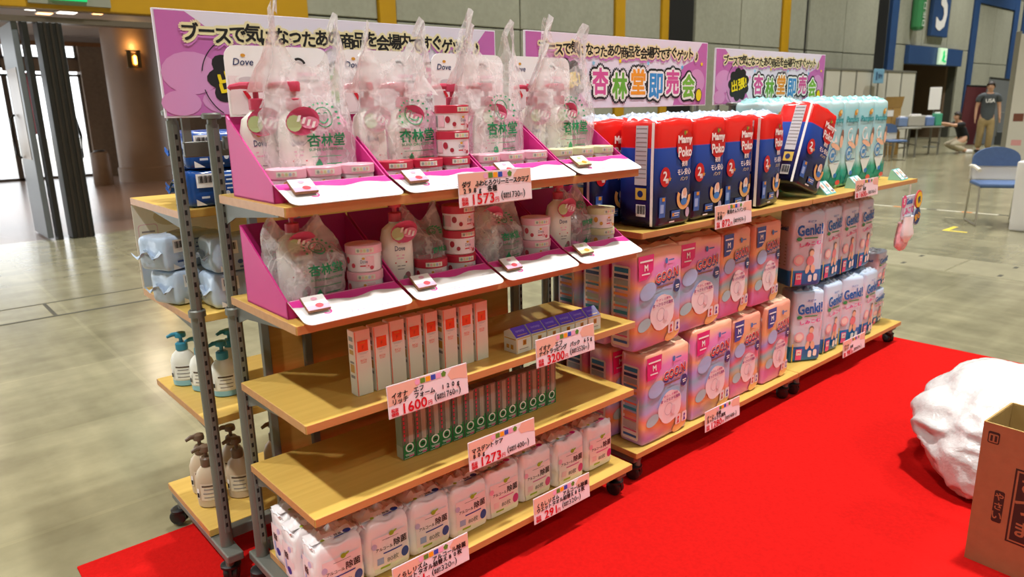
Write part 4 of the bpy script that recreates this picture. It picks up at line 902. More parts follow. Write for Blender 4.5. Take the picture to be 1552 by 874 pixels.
# ================================================================== diaper packs
def puffbox(hx, hy, hz, r, m, seed, amp, top, mf=None, n=5, k=3, wr=.004):
    b = MB(); b.rbox(0, 0, hz, hx, hy, hz, r, m, n=n, k=k, mf=mf); puff(b, hx, hy, hz, amp, seed, top, wr); return b
def fpost(hx, hy, hz, amp): return lambda v: (v[0], v[1]-amp*(1-min(1, abs(v[0]/hx))**2)*max(0, 1-((v[2]-hz)/hz)**2)-.003, v[2])
def lpost(hx, hy, hz, amp): return lambda v: (v[0]-amp*.8*(1-min(1, abs(v[1]/hy))**2)*max(0, 1-((v[2]-hz)/hz)**2)-.003, v[1], v[2])
def crinkle(o, hx, hy, z, m, seed, h=.03):
    """gathered clear film on top"""
    q = MB(); n, k = 22, 9; vs = []
    for j in range(k+1):
        for i in range(n+1):
            a, c = -1+2*i/n, -1+2*j/k; e = max(abs(a), abs(c))
            vs.append((a*hx*.94, c*hy*.9, z+h*(1-e**5)*(.25+1.0*abs(noise.noise(Vector((a*4.3+seed, c*2.9, seed))))+.8*abs(noise.noise(Vector((a*9+seed, c*7, seed*2)))))-.004))
    q.add(vs, [(j*(n+1)+i, j*(n+1)+i+1, (j+1)*(n+1)+i+1, (j+1)*(n+1)+i) for j in range(k) for i in range(n)], m); q.build('gathered_top', o, smooth=35)
# --- navy night packs
M_NVY = gradmat('night_pack', ((0, '#12112c'), (.32, '#1a1e56'), (.6, '#2048aa'), (.74, '#2852b8'), (.75, '#e0231f'), (1, '#e42a24')), 'Z', 0, .37, .25)
M_CRN = mat('film_blue_white', '#c8d4ea', .15, .3, 40); M_SKIN = mat('print_skin', '#eec3a4', .5)
def make_night():
    hx, hy, hz = .103, .085, .185; b = puffbox(hx, hy, hz, .022, M_NVY, 4, .006, .012); o = b.build('diaper_pack', None, smooth='all'); q = MB()
    p = Pr(q, FRONT(-hy), .0008, fpost(hx, hy, hz, .006))
    rd = mat('logo_red', '#c8141c', .35); p.blob(.042, .278, .05, .058, rd, 1, 12, .05); p.text('Mamy', .042, .297, .032, M_WHITE, 2, .06, w=.084); p.text('Poko', .042, .258, .032, M_WHITE, 2, .06, w=.082); p.ell(.04, .322, .006, .008, mat('leaf_green2', '#7a9a3a', .4), 2, 8); p.ell(.048, .324, .005, .005, M_GOLD, 3, 8)
    p.text('夜用', .04, .218, .018, M_WHITE, 1, .03, w=.034); p.text('モレ安心', .04, .19, .022, M_WHITE, 1, .03, w=.082); p.text('パンツ', .04, .166, .013, mat('pale_yel', '#e8d8a0', .4), 1, .02, w=.045)
    moon = mat('moon_gold', '#e8b870', .4); p.arc(.044, .1, .043, .016, 150, 370, moon, 1, 24); p.ell(.046, .108, .018, .024, M_WHITE, 1, 14); p.ell(.048, .12, .012, .013, M_SKIN, 2, 12); p.ell(.045, .085, .02, .013, mat('baby_blue', '#3a80d0', .4), 2, 12)
    p.ell(-.068, .178, .026, .034, rd, 1, 16); p.text('2', -.07, .182, .03, M_WHITE, 2, .05); p.text('倍', -.06, .165, .016, M_WHITE, 2, .05); p.star(-.046, .17, .009, M_GOLD, 3)
    lb = mat('label_blue', '#3a66b8', .4); p.rect(-.078, .075, .032, .07, lb, 1, n=3); p.rect(-.074, .102, .014, .012, M_GOLD, 2); p.rect(-.08, .07, .018, .03, mat('label_pale', '#9ab8e8', .4), 2)
    p.rect(.0, .044, .05, .028, lb, 1, n=2); p.rect(-.015, .044, .012, .012, M_GOLD, 2); p.rect(.006, .048, .03, .003, M_WHITE, 2); p.rect(.004, .04, .025, .003, M_WHITE, 2); p.ell(.072, .045, .012, .018, mat('pale_mauve', '#c8b4d0', .4), 1, 12); p.rect(-.02, .02, .03, .005, M_WHITE, 1)
    f2 = Pr(q, LEFT(-hx), .0008, lpost(hx, hy, hz, .006)); f2.rect(.066, hz, .011, .35, M_WHITE, 1, n=6); f2.rect(.02, .25, .05, .2, mat('table_white', '#c9c8cc', .4), 1, n=5)
    for k in range(12): f2.rect(.02, .34-.015*k, .044, .003, M_GREY, 2)
    f2.rect(.022, .12, .045, .04, mat('pack_yellow', '#d8b850', .4), 1, n=2); f2.ell(.02, .12, .012, .012, M_NAVY, 2, 10); f2.rect(.022, .062, .04, .042, M_WHITE, 1, n=2)
    for k in range(9): f2.rect(.006+.004*k, .065, .0018+.001*(k % 3), .03, M_K, 2)
    q.build('pack_print', o)['kind'] = 'stuff'; crinkle(o, hx, hy, .362, M_CRN, 2.3)
    return o
night = Proto(make_night())
for i, (x, y, rz, rx, ry, lab) in enumerate(((2.095, 1.612, .02, 0, 0, 'navy and red diaper pack nearest the camera on the middle shelf'), (2.318, 1.625, .0, 0, 0, 'navy and red diaper pack, second in the front row'), (2.538, 1.640, .03, 0, 0, 'navy and red diaper pack, third in the front row, its logo half hidden'), (2.765, 1.632, .14, 0, 0, 'navy and red diaper pack, fourth in the front row, left of the tilted one'), (3.095, 1.632, -.06, 0, .34, 'navy and red diaper pack tilted to the right in front of the teal packs'), (1.985, 1.800, .0, 0, 0, 'navy and red diaper pack in the rear row behind the rightmost carrier bag'), (2.215, 1.805, .0, 0, 0, 'navy and red diaper pack in the rear row, second from the left'), (2.44, 1.81, 0, 0, 0, 'navy and red diaper pack in the rear row, third from the left'), (2.665, 1.815, 0, 0, 0, 'navy and red diaper pack in the rear row, fourth from the left'))):
    o = night.place((x, y, ZT+.0005+(.038 if ry else 0)), (rx, ry, rz), lab); o['category'] = 'diaper pack'; o['group'] = 'navy night diaper packs'
# --- teal packs
M_TEA = gradmat('teal_pack', ((0, '#8fd4c8'), (.1, '#2fa892'), (.2, '#35b09a'), (.3, '#bfe6ea'), (.7, '#a8e0ea'), (.9, '#9edce4'), (1, '#d8f4f4')), 'Z', 0, .42, .2)
M_CRT = mat('film_teal', '#a8e6e4', .12, .35, 30)
def make_teal():
    hx, hy, hz = .0865, .08, .21; b = puffbox(hx, hy, hz, .02, M_TEA, 6, .005, .012); o = b.build('diaper_pack', None, smooth='all'); q = MB(); p = Pr(q, FRONT(-hy), .0008, fpost(hx, hy, hz, .005))
    tl = mat('logo_teal', '#1f9aa0', .4); p.text('Pampers', -.002, .325, .036, tl, 1, .04, w=.135); p.ell(.03, .362, .022, .014, M_GOLD, 1, 12, .4); p.ell(.036, .366, .012, .009, mat('gold_lt', '#f0d890', .4), 2, 10)
    p.poly([(-.083, .06), (-.04, .035), (.0, .09), (.03, .04), (.083, .11), (.083, .02), (-.083, .02)], mat('teal_deep', '#1f8f7c', .4), 1)
    p.arc(-.02, .255, .03, .007, 60, 330, M_WHITE, 1, 16, 1.1); p.poly([(-.02, .225), (.0, .26), (.012, .225)], M_WHITE, 1); p.ell(.07, .25, .018, .034, mat('hair_print', '#8a6a5a', .5), 1, 12); p.ell(.06, .225, .02, .03, M_SKIN, 2, 12); p.ell(.0, .205, .05, .013, M_SKIN, 2, 14, -.3)
    p.ell(-.025, .165, .034, .04, mat('teal_pale', '#d5eef4', .4), 1, 16); p.arc(-.025, .165, .032, .008, 0, 350, mat('ring_blue', '#4a90cc', .4), 2, 20, 1.1); p.rect(-.025, .165, .03, .02, mat('ring_blue', ''), 3, sk=.3); p.poly([(-.05, .125), (.06, .13), (.012, .06), (-.0, .055)], mat('panel_pale', '#e2eef0', .4), 2); p.ell(.018, .066, .018, .012, mat('dot_blue', '#2a80d0', .4), 3, 12)
    for k in range(3): p.rect(-.05+.035*k, .02, .02, .02, mat('fig_green', '#2c7a68', .4), 2)
    p.ell(.055, .03, .026, .012, mat('print_coral', '#e0504a', .4), 3, 14); p.rect(.02, .135, .05, .004, M_NAVY, 3, n=2)
    q.build('pack_print', o)['kind'] = 'stuff'; crinkle(o, hx, hy, .412, M_CRT, 5.1, .035)
    return o
teal = Proto(make_teal())
for i, (x, y, lab) in enumerate(((3.50, 1.715, 'teal diaper pack just right of the tilted navy pack, first of four in front'), (3.685, 1.722, 'teal diaper pack, second of the four in front'), (3.868, 1.727, 'teal diaper pack, third of the four in front'), (4.052, 1.735, 'teal diaper pack at the right end, fourth of the four in front'), (3.32, 1.822, 'teal diaper pack behind the tilted navy pack'), (3.135, 1.824, 'teal diaper pack in the rear, leftmost, showing only its teal top'))):
    o = teal.place((x, y, ZT+.0005), (0, 0, .03*math.sin(i*2)), lab); o['category'] = 'diaper pack'; o['group'] = 'teal diaper packs'
# small slanted display stands in front of the teal packs
def make_stand():
    w = .06; b = MB(); b.prism([(0, 0), (.07, 0), (.06, .05), (.055, .055)], -w, w, mat('stand_mint', '#9fdcd4', .4), 'yz'); o = b.build('leaflet_stand', None, fix=True)
    q = MB(); fr = lambda a, c, e: (a, .055*c-e*.7, .055*c+e*.7)
    for k, cx in enumerate((-.032, .032)):
        p = Pr(q, fr, .0012); p.rrect(cx, .5, .056, .98, .01, mat('stand_blue', '#58c8d0', .4), 1); p.rect(cx, .5, .048, .86, M_WHITE, 2); p.ell(cx-.004, .62, .012, .16, mat('print_photo', '#d8a890', .5), 3, 12); p.rect(cx, .25, .035, .05, mat('stand_blue', ''), 3)
        if k: p.rect(cx-.008, .2, .01, .16, M_GOLD, 4); p.rect(cx+.008, .2, .01, .16, mat('label_blue', ''), 4)
    q.build('leaflet', o)['kind'] = 'stuff'
    return o
stand = Proto(make_stand())
for i, x in enumerate((3.325, 3.660, 4.17)):
    o = stand.place((x, 1.545, ZT+.0005), (0, 0, .1), 'small mint leaflet stand on the right shelf edge, %s from the left' % ORD[i]); o['category'] = 'leaflet stand'; o['group'] = 'mint leaflet stands'
# --- pink and orange packs
M_GON = gradmat('pastel_pack', ((0, '#b08ad8'), (.12, '#c498d8'), (.24, '#f2b878'), (.34, '#f09484'), (.44, '#b8b4e4'), (.56, '#94c0d8'), (.66, '#bca0e0'), (.73, '#f2b488'), (.82, '#e88cc4'), (.9, '#e684c0'), (1, '#f0b090')), 'Z', .03, .40, .28, .12)
M_GON2 = gradmat('pastel_pack_orchid', ((0, '#dc7cc8'), (.22, '#e48cc4'), (.32, '#f4b474'), (.45, '#94c8cc'), (.52, '#ee8498'), (.62, '#aaa4e0'), (.75, '#f4b880'), (.85, '#eeaa80'), (1, '#e89c84')), 'Z', .03, .40, .28, .12)
def make_goon(mtl, corner, seed, hx):
    hy, hz = .056, .178; b = puffbox(hx, hy, hz, .016, mtl, seed, .008, .008); o = b.build('diaper_pack', None, smooth='all'); q = MB(); p = Pr(q, FRONT(-hy), .0009, fpost(hx, hy, hz, .008)); s = hx/.14
    rd = mat('logo_red2', '#e0251c', .35); p.text('GOO.N', .036*s, .254, .034, mat('logo_shadow', '#2a4a9a', .4), 1, .09, w=.138*s, shear=.1, rot=.1, dirs=6); p.text('GOO.N', .032*s, .260, .033, M_WHITE, 2, .07, w=.135*s, shear=.1, rot=.1, dirs=8); p.text('GOO.N', .032*s, .260, .033, rd, 3, .02, w=.135*s, shear=.1, rot=.1)
    c = mat('corner_'+corner, corner, .35); p.poly([(-hx*.93, .345), (-hx*.3, .345), (-hx*.35, .29), (-hx*.6, .262), (-hx*.9, .258)], c, 1); p.rect(-hx*.62, .325, hx*.5, .006, M_WHITE, 2); p.text('M', -hx*.63, .302, .02, M_WHITE, 2, .06); p.rect(-hx*.65, .28, hx*.3, .005, M_WHITE, 2); p.ell(.03*s, .31, .009, .011, mat('drop_blue', '#4a70b0', .4), 1, 10); p.rect(.06*s, .31, .035*s, .005, mat('drop_blue', ''), 1)
    p.rect(.02*s, .222, .1*s, .005, mat('print_brown', '#8a5a4a', .4), 1)
    wh = mat('panel_blush', '#f2e4e8', .4); p.blob(.012*s, .125, .075*s, .068, wh, 1, 5, .07); p.text('やさしさ素肌', .012*s, .174, .009, mat('print_orchid', '#c05a90', .4), 2, .03, w=.09*s); p.text('まっさらさら通気', .012*s, .157, .012, mat('print_plum', '#9a3a80', .4), 2, .04, w=.12*s)
    p.arc(.0, .118, .025, .002, 20, 340, mat('sketch', '#c8a8b8', .4), 2); p.ell(.03*s, .11, .014, .02, mat('sketch_fill', '#ead4dc', .4), 2, 10); p.ell(.1*s, .208, .022*s, .024, mat('badge_navy', '#243a78', .4), 1, 14); p.rect(.1*s, .21, .025*s, .005, M_WHITE, 2); p.rect(.1*s, .202, .02*s, .004, M_WHITE, 2)
    for k, cc in enumerate(('#d83a3a', '#5a3a9a')): p.rrect((.07+.042*k)*s, .055, .034*s, .042, .008, wh, 1); p.ell((.07+.042*k)*s, .062, .006, .006, mat('icon'+cc, cc, .4), 2, 8); p.poly([((.062+.042*k)*s, .04), ((.07+.042*k)*s, .058), ((.078+.042*k)*s, .04)], mat('icon'+cc, cc, .4), 2)
    for (cx, cz, rx, rz, col) in ((-.075, .215, .045, .03, '#a8bce4'), (-.09, .095, .036, .022, '#a8ccd4'), (.085, .03, .05, .022, '#f4c078')): p.ell(cx*s, cz, rx*s, rz, mat('wave'+col, col, .35), .5, 16, .3)
    f2 = Pr(q, LEFT(-hx), .0009, lpost(hx, hy, hz, .008)); f2.rrect(0, .165, .078, .29, .01, mat('panel_side', '#ecd8d8', .4), 1)
    for k, (cc, hh) in enumerate((('#2f7aa8', .016), ('#2f3f70', .012), ('#9aa0a8', .02), ('#5a8ab0', .008), ('#e08a50', .01), ('#9aa0a8', .016), ('#e07a6a', .008), ('#2f90b0', .012), ('#e08a6a', .014), ('#d85a8a', .005), ('#b8a8b0', .03), ('#d85a8a', .006), ('#4a6ab0', .01))): f2.rect(0, .295-.0215*k, .062, hh, mat('row'+cc, cc, .4), 2)
    q.build('pack_print', o)['kind'] = 'stuff'
    # folded top flap
    t = MB(); n = 10; t.add([(-hx*.92+1.84*hx*i/n, (-hy*.86 if j == 0 else (-.0 if j == 1 else hy*.8)), 2*hz-(.008 if j != 1 else -.01)+.004*math.sin(i*1.9+j)) for j in range(3) for i in range(n+1)], [(j*(n+1)+i, j*(n+1)+i+1, (j+1)*(n+1)+i+1, (j+1)*(n+1)+i) for j in range(2) for i in range(n)], mat('flap_film', '#f0cfae', .25)); t.build('top_flap', o, smooth=True)
    return o
g1 = Proto(make_goon(M_GON, '#e0287c', 2, .142)); g2 = Proto(make_goon(M_GON2, '#3a4a9a', 5, .112))
GO = ((g1, 2.100, 1.592, ZB, 1, 'pastel diaper pack nearest the camera on the base board'), (g1, 2.415, 1.602, ZB, 1.06, 'pastel diaper pack second on the base board, its top flap creased'), (g2, 2.685, 1.615, ZB, 1.0, 'pastel diaper pack third on the base board'), (g2, 2.935, 1.61, ZB, 1.02, 'orchid pastel diaper pack, last on the base board beside the blue packs'),
      (g1, 2.035, 1.592, ZB+.382, 1, 'pastel diaper pack nearest the camera in the upper layer'), (g1, 2.315, 1.612, ZB+.382, 1.0, 'pastel diaper pack second in the upper layer, with a magenta corner'), (g2, 2.565, 1.615, ZB+.382, 1.0, 'orchid pastel diaper pack third in the upper layer, with a navy corner'), (g2, 2.815, 1.618, ZB+.382, 1.0, 'orchid pastel diaper pack fourth in the upper layer, below the price card'),
      (g1, 2.07, 1.722, ZB, 1, 'pastel diaper pack in the second row, lower layer, left end'), (g1, 2.03, 1.722, ZB+.382, .98, 'pastel diaper pack in the second row, upper layer, left end'), (g1, 2.07, 1.848, ZB, 1, 'pastel diaper pack in the rear row, lower layer, left end'), (g1, 2.03, 1.848, ZB+.382, .98, 'pastel diaper pack in the rear row, upper layer, left end'))
for i, (pr_, x, y, z, s, lab) in enumerate(GO):
    o = pr_.place((x, y, z+.0005), (0, 0, .025*math.sin(i*2.2)), lab, scale=(.965, 1, s)); o['category'] = 'diaper pack'; o['group'] = 'pastel diaper packs'
# --- blue and white packs
M_GEN = gradmat('blue_white_pack', ((0, '#1a70c0'), (.22, '#2080d0'), (.23, '#ccd8ea'), (.4, '#d8deec'), (.75, '#e4dcea'), (.88, '#cfdcee'), (1, '#bfd0e6')), 'Z', 0, .355, .2)
M_CRG = mat('film_grey', '#b8c4d4', .12, .25, 30)
def make_genki():
    hx, hy, hz = .0845, .055, .178; b = puffbox(hx, hy, hz, .018, M_GEN, 9, .006, .008); o = b.build('diaper_pack', None, smooth='all'); q = MB(); p = Pr(q, FRONT(-hy), .0008, fpost(hx, hy, hz, .006))
    bl = mat('logo_blue', '#1a66b8', .4); p.text('Genki!', .004, .27, .048, M_WHITE, 1, .09, w=.135, dirs=8, rot=.06); p.text('Genki!', .004, .27, .048, bl, 2, .06, w=.13, rot=.06); p.text('ネピア', .01, .308, .01, bl, 1, .03, w=.045); p.ell(-.05, .228, .014, .009, mat('print_leaf', '#3a9a5a', .4), 1, 12); p.rect(.01, .232, .07, .005, mat('print_leaf', ''), 1, sk=1)
    p.text('しみこむ', .01, .205, .018, mat('print_hotpink', '#e03a90', .4), 1, .05, w=.11, rot=.1); p.ell(.018, .168, .013, .014, mat('hair_print', ''), 1, 12); p.ell(.018, .16, .012, .014, M_SKIN, 2, 12); p.ell(.014, .125, .02, .024, mat('shirt_coral', '#e58a90', .4), 1, 14); p.ell(.03, .085, .012, .022, M_SKIN, 2, 12, .2); p.ell(.002, .085, .011, .022, M_SKIN, 2, 12, -.2); p.ell(-.045, .13, .026, .026, mat('ring_pink', '#f0b8c0', .4), 1, 16); p.ell(-.045, .13, .018, .018, mat('ring_inner', '#f6e0d8', .4), 2, 14)
    p.rect(-.074, .05, .006, .09, mat('stripe_yellow', '#e8c030', .4), 1, n=2); p.rect(-.04, .04, .032, .056, mat('size_pink', '#e8508e', .4), 1, n=2); p.rect(-.04, .05, .025, .026, M_WHITE, 2); p.text('M', -.04, .05, .014, mat('size_pink', ''), 3, .04); p.rrect(.02, .04, .02, .034, .008, M_WHITE, 1); p.rrect(.048, .044, .02, .034, .008, M_WHITE, 1); p.rect(.07, .18, .006, .05, mat('ring_pink', ''), 1, n=2)
    f2 = Pr(q, LEFT(-hx), .0008, lpost(hx, hy, hz, .006)); f2.rect(0, .15, .07, .13, mat('side_pale', '#cfd0d8', .4), 1, n=4); f2.text('Genki!', 0, .275, .022, bl, 2, .05, w=.065)
    for k in range(7): f2.rect(0, .2-.016*k, .06, .004, M_GREY, 2)
    q.build('pack_print', o)['kind'] = 'stuff'; crinkle(o, hx, hy, .35, M_CRG, 7.7, .025)
    return o
gk = Proto(make_genki())
GX = (3.225, 3.43, 3.615, 3.795); 
for k in range(2):
    for i, x in enumerate(GX):
        o = gk.place((x+(.06+.015*(i > 1))*(1-k), 1.625-.008*i*(1-k), ZB+.0005+k*.387), (0, 0, (-.5, -.04, -.3 if not k else -.02, .02)[i]), 'blue and white diaper pack, %s from the left in the %s layer' % (ORD[i], ['lower', 'upper'][k])); o['category'] = 'diaper pack'; o['group'] = 'blue and white diaper packs'
for k in range(2):
    o = gk.place((4.135, 1.66, ZB+.0005+k*.217), (0, 0, .03+.06*k), 'short blue and white diaper pack at the right end, %s one' % ['lower', 'upper'][k], scale=(.98, 1, .56)); o['category'] = 'diaper pack'; o['group'] = 'blue and white diaper packs'
# --- hanging sample with two round stickers
hg = empty('hanging_sample', (4.13, 1.50, .91)); tag(hg, 'hanging diaper sample with round yellow and navy stickers below the right shelf end', 'hanging sample')
m = MB(); m.box(-.012, .012, -.001, .001, -.05, .012, mat('clear_strip', '#e8e8e0', .2, alpha=.4)); m.build('hook_strip', hg)
m = MB(); m.bbox(-.085, .075, -.004, .004, -.17, -.045, mat('hang_card', '#cfd6e4', .4), .003); hc = m.build('header_card', hg)
q = MB(); p = Pr(q, FRONT(-.004), .0008); p.ell(-.07, -.072, .03, .034, mat('size_pink', ''), 1); p.text('S', -.07, -.072, .03, M_WHITE, 2, .05); p.text('Genki', .0, -.075, .03, mat('logo_blue', ''), 1, .06, w=.08); p.text('しみこむ', -.005, -.125, .035, mat('print_hotpink', ''), 1, .06, w=.14, rot=.08); p.rect(-.01, -.158, .1, .008, M_GREY, 1); q.build('card_print', hc)['kind'] = 'stuff'
def sock(name, m_, sx, dx, dy, h0, h1, wr):
    b = MB(); n = 14; prof = [(.045, h0), (.052, h0+.01), (.055, (h0+h1)/2+.03), (.068, (h0+h1)/2-.02), (.06, h1+.03), (.03, h1+.005), (.005, h1)]
    b.lathe(prof, m_, n=18, sx=1.0*sx, sy=.35, c=(dx, dy, 0)); b.v = [(x+wr*noise.noise(Vector((x*40, y*40, z*30))), y+wr*noise.noise(Vector((x*40+5, y*40, z*30))), z) for x, y, z in b.v]; return b.build(name, hg, smooth=True)
sock('white_sample', mat('sample_white', '#f4f2f4', .5, .02, 20), 1, .0, -.006, -.165, -.3, .006)
sock('patterned_sample', mat('sample_coral', '#e6b4bc', .5, .25, 40), 1.15, -.01, .012, -.2, -.345, .008)
for nm, cx, cz, c1, c2, t, tc in (('yellow_sticker', .1, -.075, '#d8465a', '#f5c916', '夜', '#2a3a6a'), ('navy_sticker', .1, -.165, '#8a9ac0', '#1f2f6e', '安心', '#f0b030')):
    m = MB(); m.lathe([(.046, -.002), (.046, .002)], mat(c1, c1, .4), n=24, xf=lambda v, cx=cx, cz=cz: (cx+v[0], -.012+v[2], cz+v[1]*1.08)); so = m.build(nm, hg)
    q = MB(); p = Pr(q, FRONT(-.0145), .0008); p.ell(cx, cz, .04, .043, mat(c2, c2, .4), 1, 20); p.text(t, cx, cz, .035, mat(tc, tc, .4), 2, .06, rot=.3); q.build('sticker_print', so)['kind'] = 'stuff'
# ================================================================== goods on the rear unit
def make_soft(col, dark, name):
    hx, hy, hz = .105, .062, .051; fm = mat(name+'_film', col, .2, .08, 14, .3, bscale=20)
    b = MB(); b.rbox(0, 0, hz, hx, hy, hz, .016, fm, n=6, k=2); puff(b, hx, hy, hz, .004, 6, .005); o = b.build('wipe_refill_pack', None, smooth='all')
    for s in (-1, 1):
        q = MB(); n, kk = 8, 3
        q.add([(s*(hx-.006+.009*j)+.004*math.sin(i*2.1+j), -hy*.8+1.6*hy*i/n*(1+.06*j), hz+(i % 2-.5)*.008+.012*math.sin(i*1.3+j)) for j in range(kk+1) for i in range(n+1)], [(j*(n+1)+i, j*(n+1)+i+1, (j+1)*(n+1)+i+1, (j+1)*(n+1)+i) for j in range(kk) for i in range(n)], mat(name+'_fin', '#c2d2e6' if name[0] == 'p' else '#3a62a8', .25, .3, 30)); q.build('end_fin', o, smooth=True)
    q = MB(); p = Pr(q, FRONT(-hy), .0008, lambda v: (v[0], v[1]-.004*(1-(v[0]/hx)**2)*(1-((v[2]-hz)/hz)**2)-.002, v[2])); wm = mat(name+'_line', dark, .4)
    p.rect(-.058, .074, .05, .038, M_WHITE, 1, n=2)
    for k in range(10): p.rect(-.076+.004*k, .078, .0016+.001*(k % 3), .02, M_K, 2)
    p.rect(-.062, .028, .022, .006, wm, 1); p.ell(-.03, .03, .008, .007, wm, 1, 10); p.ell(.0, .034, .007, .009, wm, 1, 10); p.rect(-.02, .014, .025, .005, wm, 1); p.poly([(-.088, .006), (-.06, .006), (-.088, .024)], M_WHITE, 1)
    for k in range(4): p.rect(.03+.004*(k % 2), .085-.012*k, .07, .004, mat(name+'_txt', dark, .4), 1)
    q.build('pack_print', o)['kind'] = 'stuff'
    return o
sb = Proto(make_soft('#1f4f9a', '#dfe8f4', 'blue_refill')); sp_ = Proto(make_soft('#b9cbe2', '#3f5590', 'pale_refill'))
for i, (pr_, x, y, z, rz, lab) in enumerate(((sb, .755, 2.155, 1.1065, .02, 'blue refill pack with a barcode, lower of the front pair on the rear shelf'), (sb, .765, 2.155, 1.211, -.02, 'blue refill pack with a barcode, upper of the front pair on the rear shelf'), (sb, .80, 2.31, 1.1065, .03, 'blue refill pack in the second row of the rear shelf, lower'), (sb, .81, 2.31, 1.211, 0, 'blue refill pack in the second row of the rear shelf, upper'), (sb, .985, 2.155, 1.1065, 0, 'blue refill pack behind the magenta tray, lower'), (sb, .995, 2.155, 1.211, 0, 'blue refill pack behind the magenta tray, upper'),
        (sp_, .79, 2.155, .8065, .02, 'pale blue refill pack with a barcode, lower of the front pair'), (sp_, .80, 2.155, .911, .0, 'pale blue refill pack, upper of the front pair'), (sp_, .70, 2.31, .8065, .35, 'pale blue refill pack turned outward in the second row, lower'), (sp_, .68, 2.32, .911, .4, 'pale blue refill pack turned outward in the second row, upper'))):
    o = pr_.place((x, y, z), (0, 0, rz), lab); o['category'] = 'refill pack'; o['group'] = 'soft refill packs on the rear unit'
# poster hung at the outer edge
m = MB(); m.bbox(-.19, .19, -.0015, .0015, 0, .275, mat('poster_paper', '#e6e2d4', .5), .0005); po = m.build('shelf_poster', None, (.80, 2.545, .8065)); tag(po, 'white poster hanging at the outer edge of the rear shelf', 'poster')
q = MB(); p = Pr(q, FRONT(-.0015), .0006); p.rect(-.15, .055, .07, .1, mat('poster_blue', '#a8bcd8', .5)); p.rrect(-.15, .18, .06, .06, .01, mat('poster_pink', '#e0b8c0', .5)); p.rrect(-.15, .18, .055, .055, .01, mat('poster_paper', ''), 2); p.rect(-.15, .185, .04, .006, M_GREY, 3); p.rect(-.15, .172, .03, .006, M_GREY, 3); p.rrect(-.15, .125, .06, .03, .008, mat('poster_pink', '')); p.ell(-.08, .23, .05, .03, mat('poster_tan', '#cbbf9c', .5)); q.build('poster_print', po)['kind'] = 'stuff'
# --- bottles with blue caps and brown pump bottles
def make_milk(body, cap, label_m, tall=1.0, pump=True, name='soap_bottle'):
    b = MB(); b.lathe([(.03, 0), (.036, .004), (.0372, .021), (.038, .03), (.037, .085), (.03, .105), (.018, .118), (.014, .122)], body, n=22, sx=1.1, sy=.85, mf=(lambda z: mat('soap_band_blue', '#8cc4d8', .35) if z < .022 else None) if name == 'soap_bottle' else None); o = b.build(name, None, smooth=35)
    c = MB(); c.lathe([(.018, .12), (.019, .124), (.019, .142), (.014, .146)], cap, n=16); c.lathe([(.006, .146), (.006, .165)], cap, n=8); c.lathe([(.017, .163), (.018, .168), (.016, .178), (.006, .181)], cap, n=14); c.tube([(0, 0, .173), (-.022, -.012, .174), (-.036, -.02, .168)], [.008, .007, .005], cap); c.build('pump_head', o, smooth=35)
    q = MB(); fr = lambda a, z, e: ((.038+e)*1.1*math.sin(a), -(.038+e)*.85*math.cos(a), z); p = Pr(q, fr, .0008); p.rect(.2, .05, 1.4, .05, label_m, 1, n=6)
    for k, (zz, ww) in enumerate(((.068, 1.1), (.058, .8), (.046, 1.0), (.034, .9))): p.rect(.2, zz, ww, .003+.002*(k == 0), M_GREY if k else mat('label_ink', '#5a4a40', .5), 2, n=4)
    p.rect(-.75, .045, .25, .03, M_WHITE, 2, n=2); p.rect(-.75, .04, .2, .014, M_K, 3, n=2)
    q.build('bottle_label', o)['kind'] = 'stuff'
    return o
mlk = Proto(make_milk(mat('soap_white', '#e6e6dc', .35), mat('soap_cap_blue', '#2f8aa8', .35), mat('soap_label_white', '#f0f0ea', .4)))
for i, (x, y, rz, lab) in enumerate(((.672, 2.43, .3, 'white soap bottle with a blue pump at the outer left of the rear shelf'), (.735, 2.24, .5, 'white soap bottle with a blue pump between the two steel posts'), (.700, 2.335, .2, 'white soap bottle with a blue pump behind the first steel post'), (.800, 2.35, .6, 'white soap bottle with a blue pump in the second column of the rear shelf'), (.92, 2.25, .3, 'white soap bottle with a blue pump right of the second steel post'), (.97, 2.36, .4, 'white soap bottle with a blue pump farthest right on the rear shelf'))):
    o = mlk.place((x, y, .4905), (0, 0, rz-1.0), lab); o['category'] = 'bottle'; o['group'] = 'blue pump soap bottles'
mbr = Proto(make_milk(mat('soap_taupe', '#c8b498', .35), mat('soap_cap_brown', '#6f5a48', .4), mat('soap_label_taupe', '#ddd2bc', .4), name='hand_soap_bottle'))
for i, (x, y, rz, lab) in enumerate(((.648, 2.245, .4, 'brown pump bottle with a cream label left of the first steel post'), (.742, 2.235, .3, 'brown pump bottle with a cream label between the steel posts'), (.662, 2.345, .4, 'brown pump bottle in the second row, left of the first post'), (.765, 2.345, .2, 'brown pump bottle in the second row, between the posts'), (.885, 2.27, .5, 'brown pump bottle right of the second steel post'), (.955, 2.33, .3, 'brown pump bottle farthest right on the rear base board'))):
    o = mbr.place((x, y, .1335), (0, 0, rz-1.0), lab, scale=(1, 1, 1.15)); o['category'] = 'bottle'; o['group'] = 'brown pump bottles'
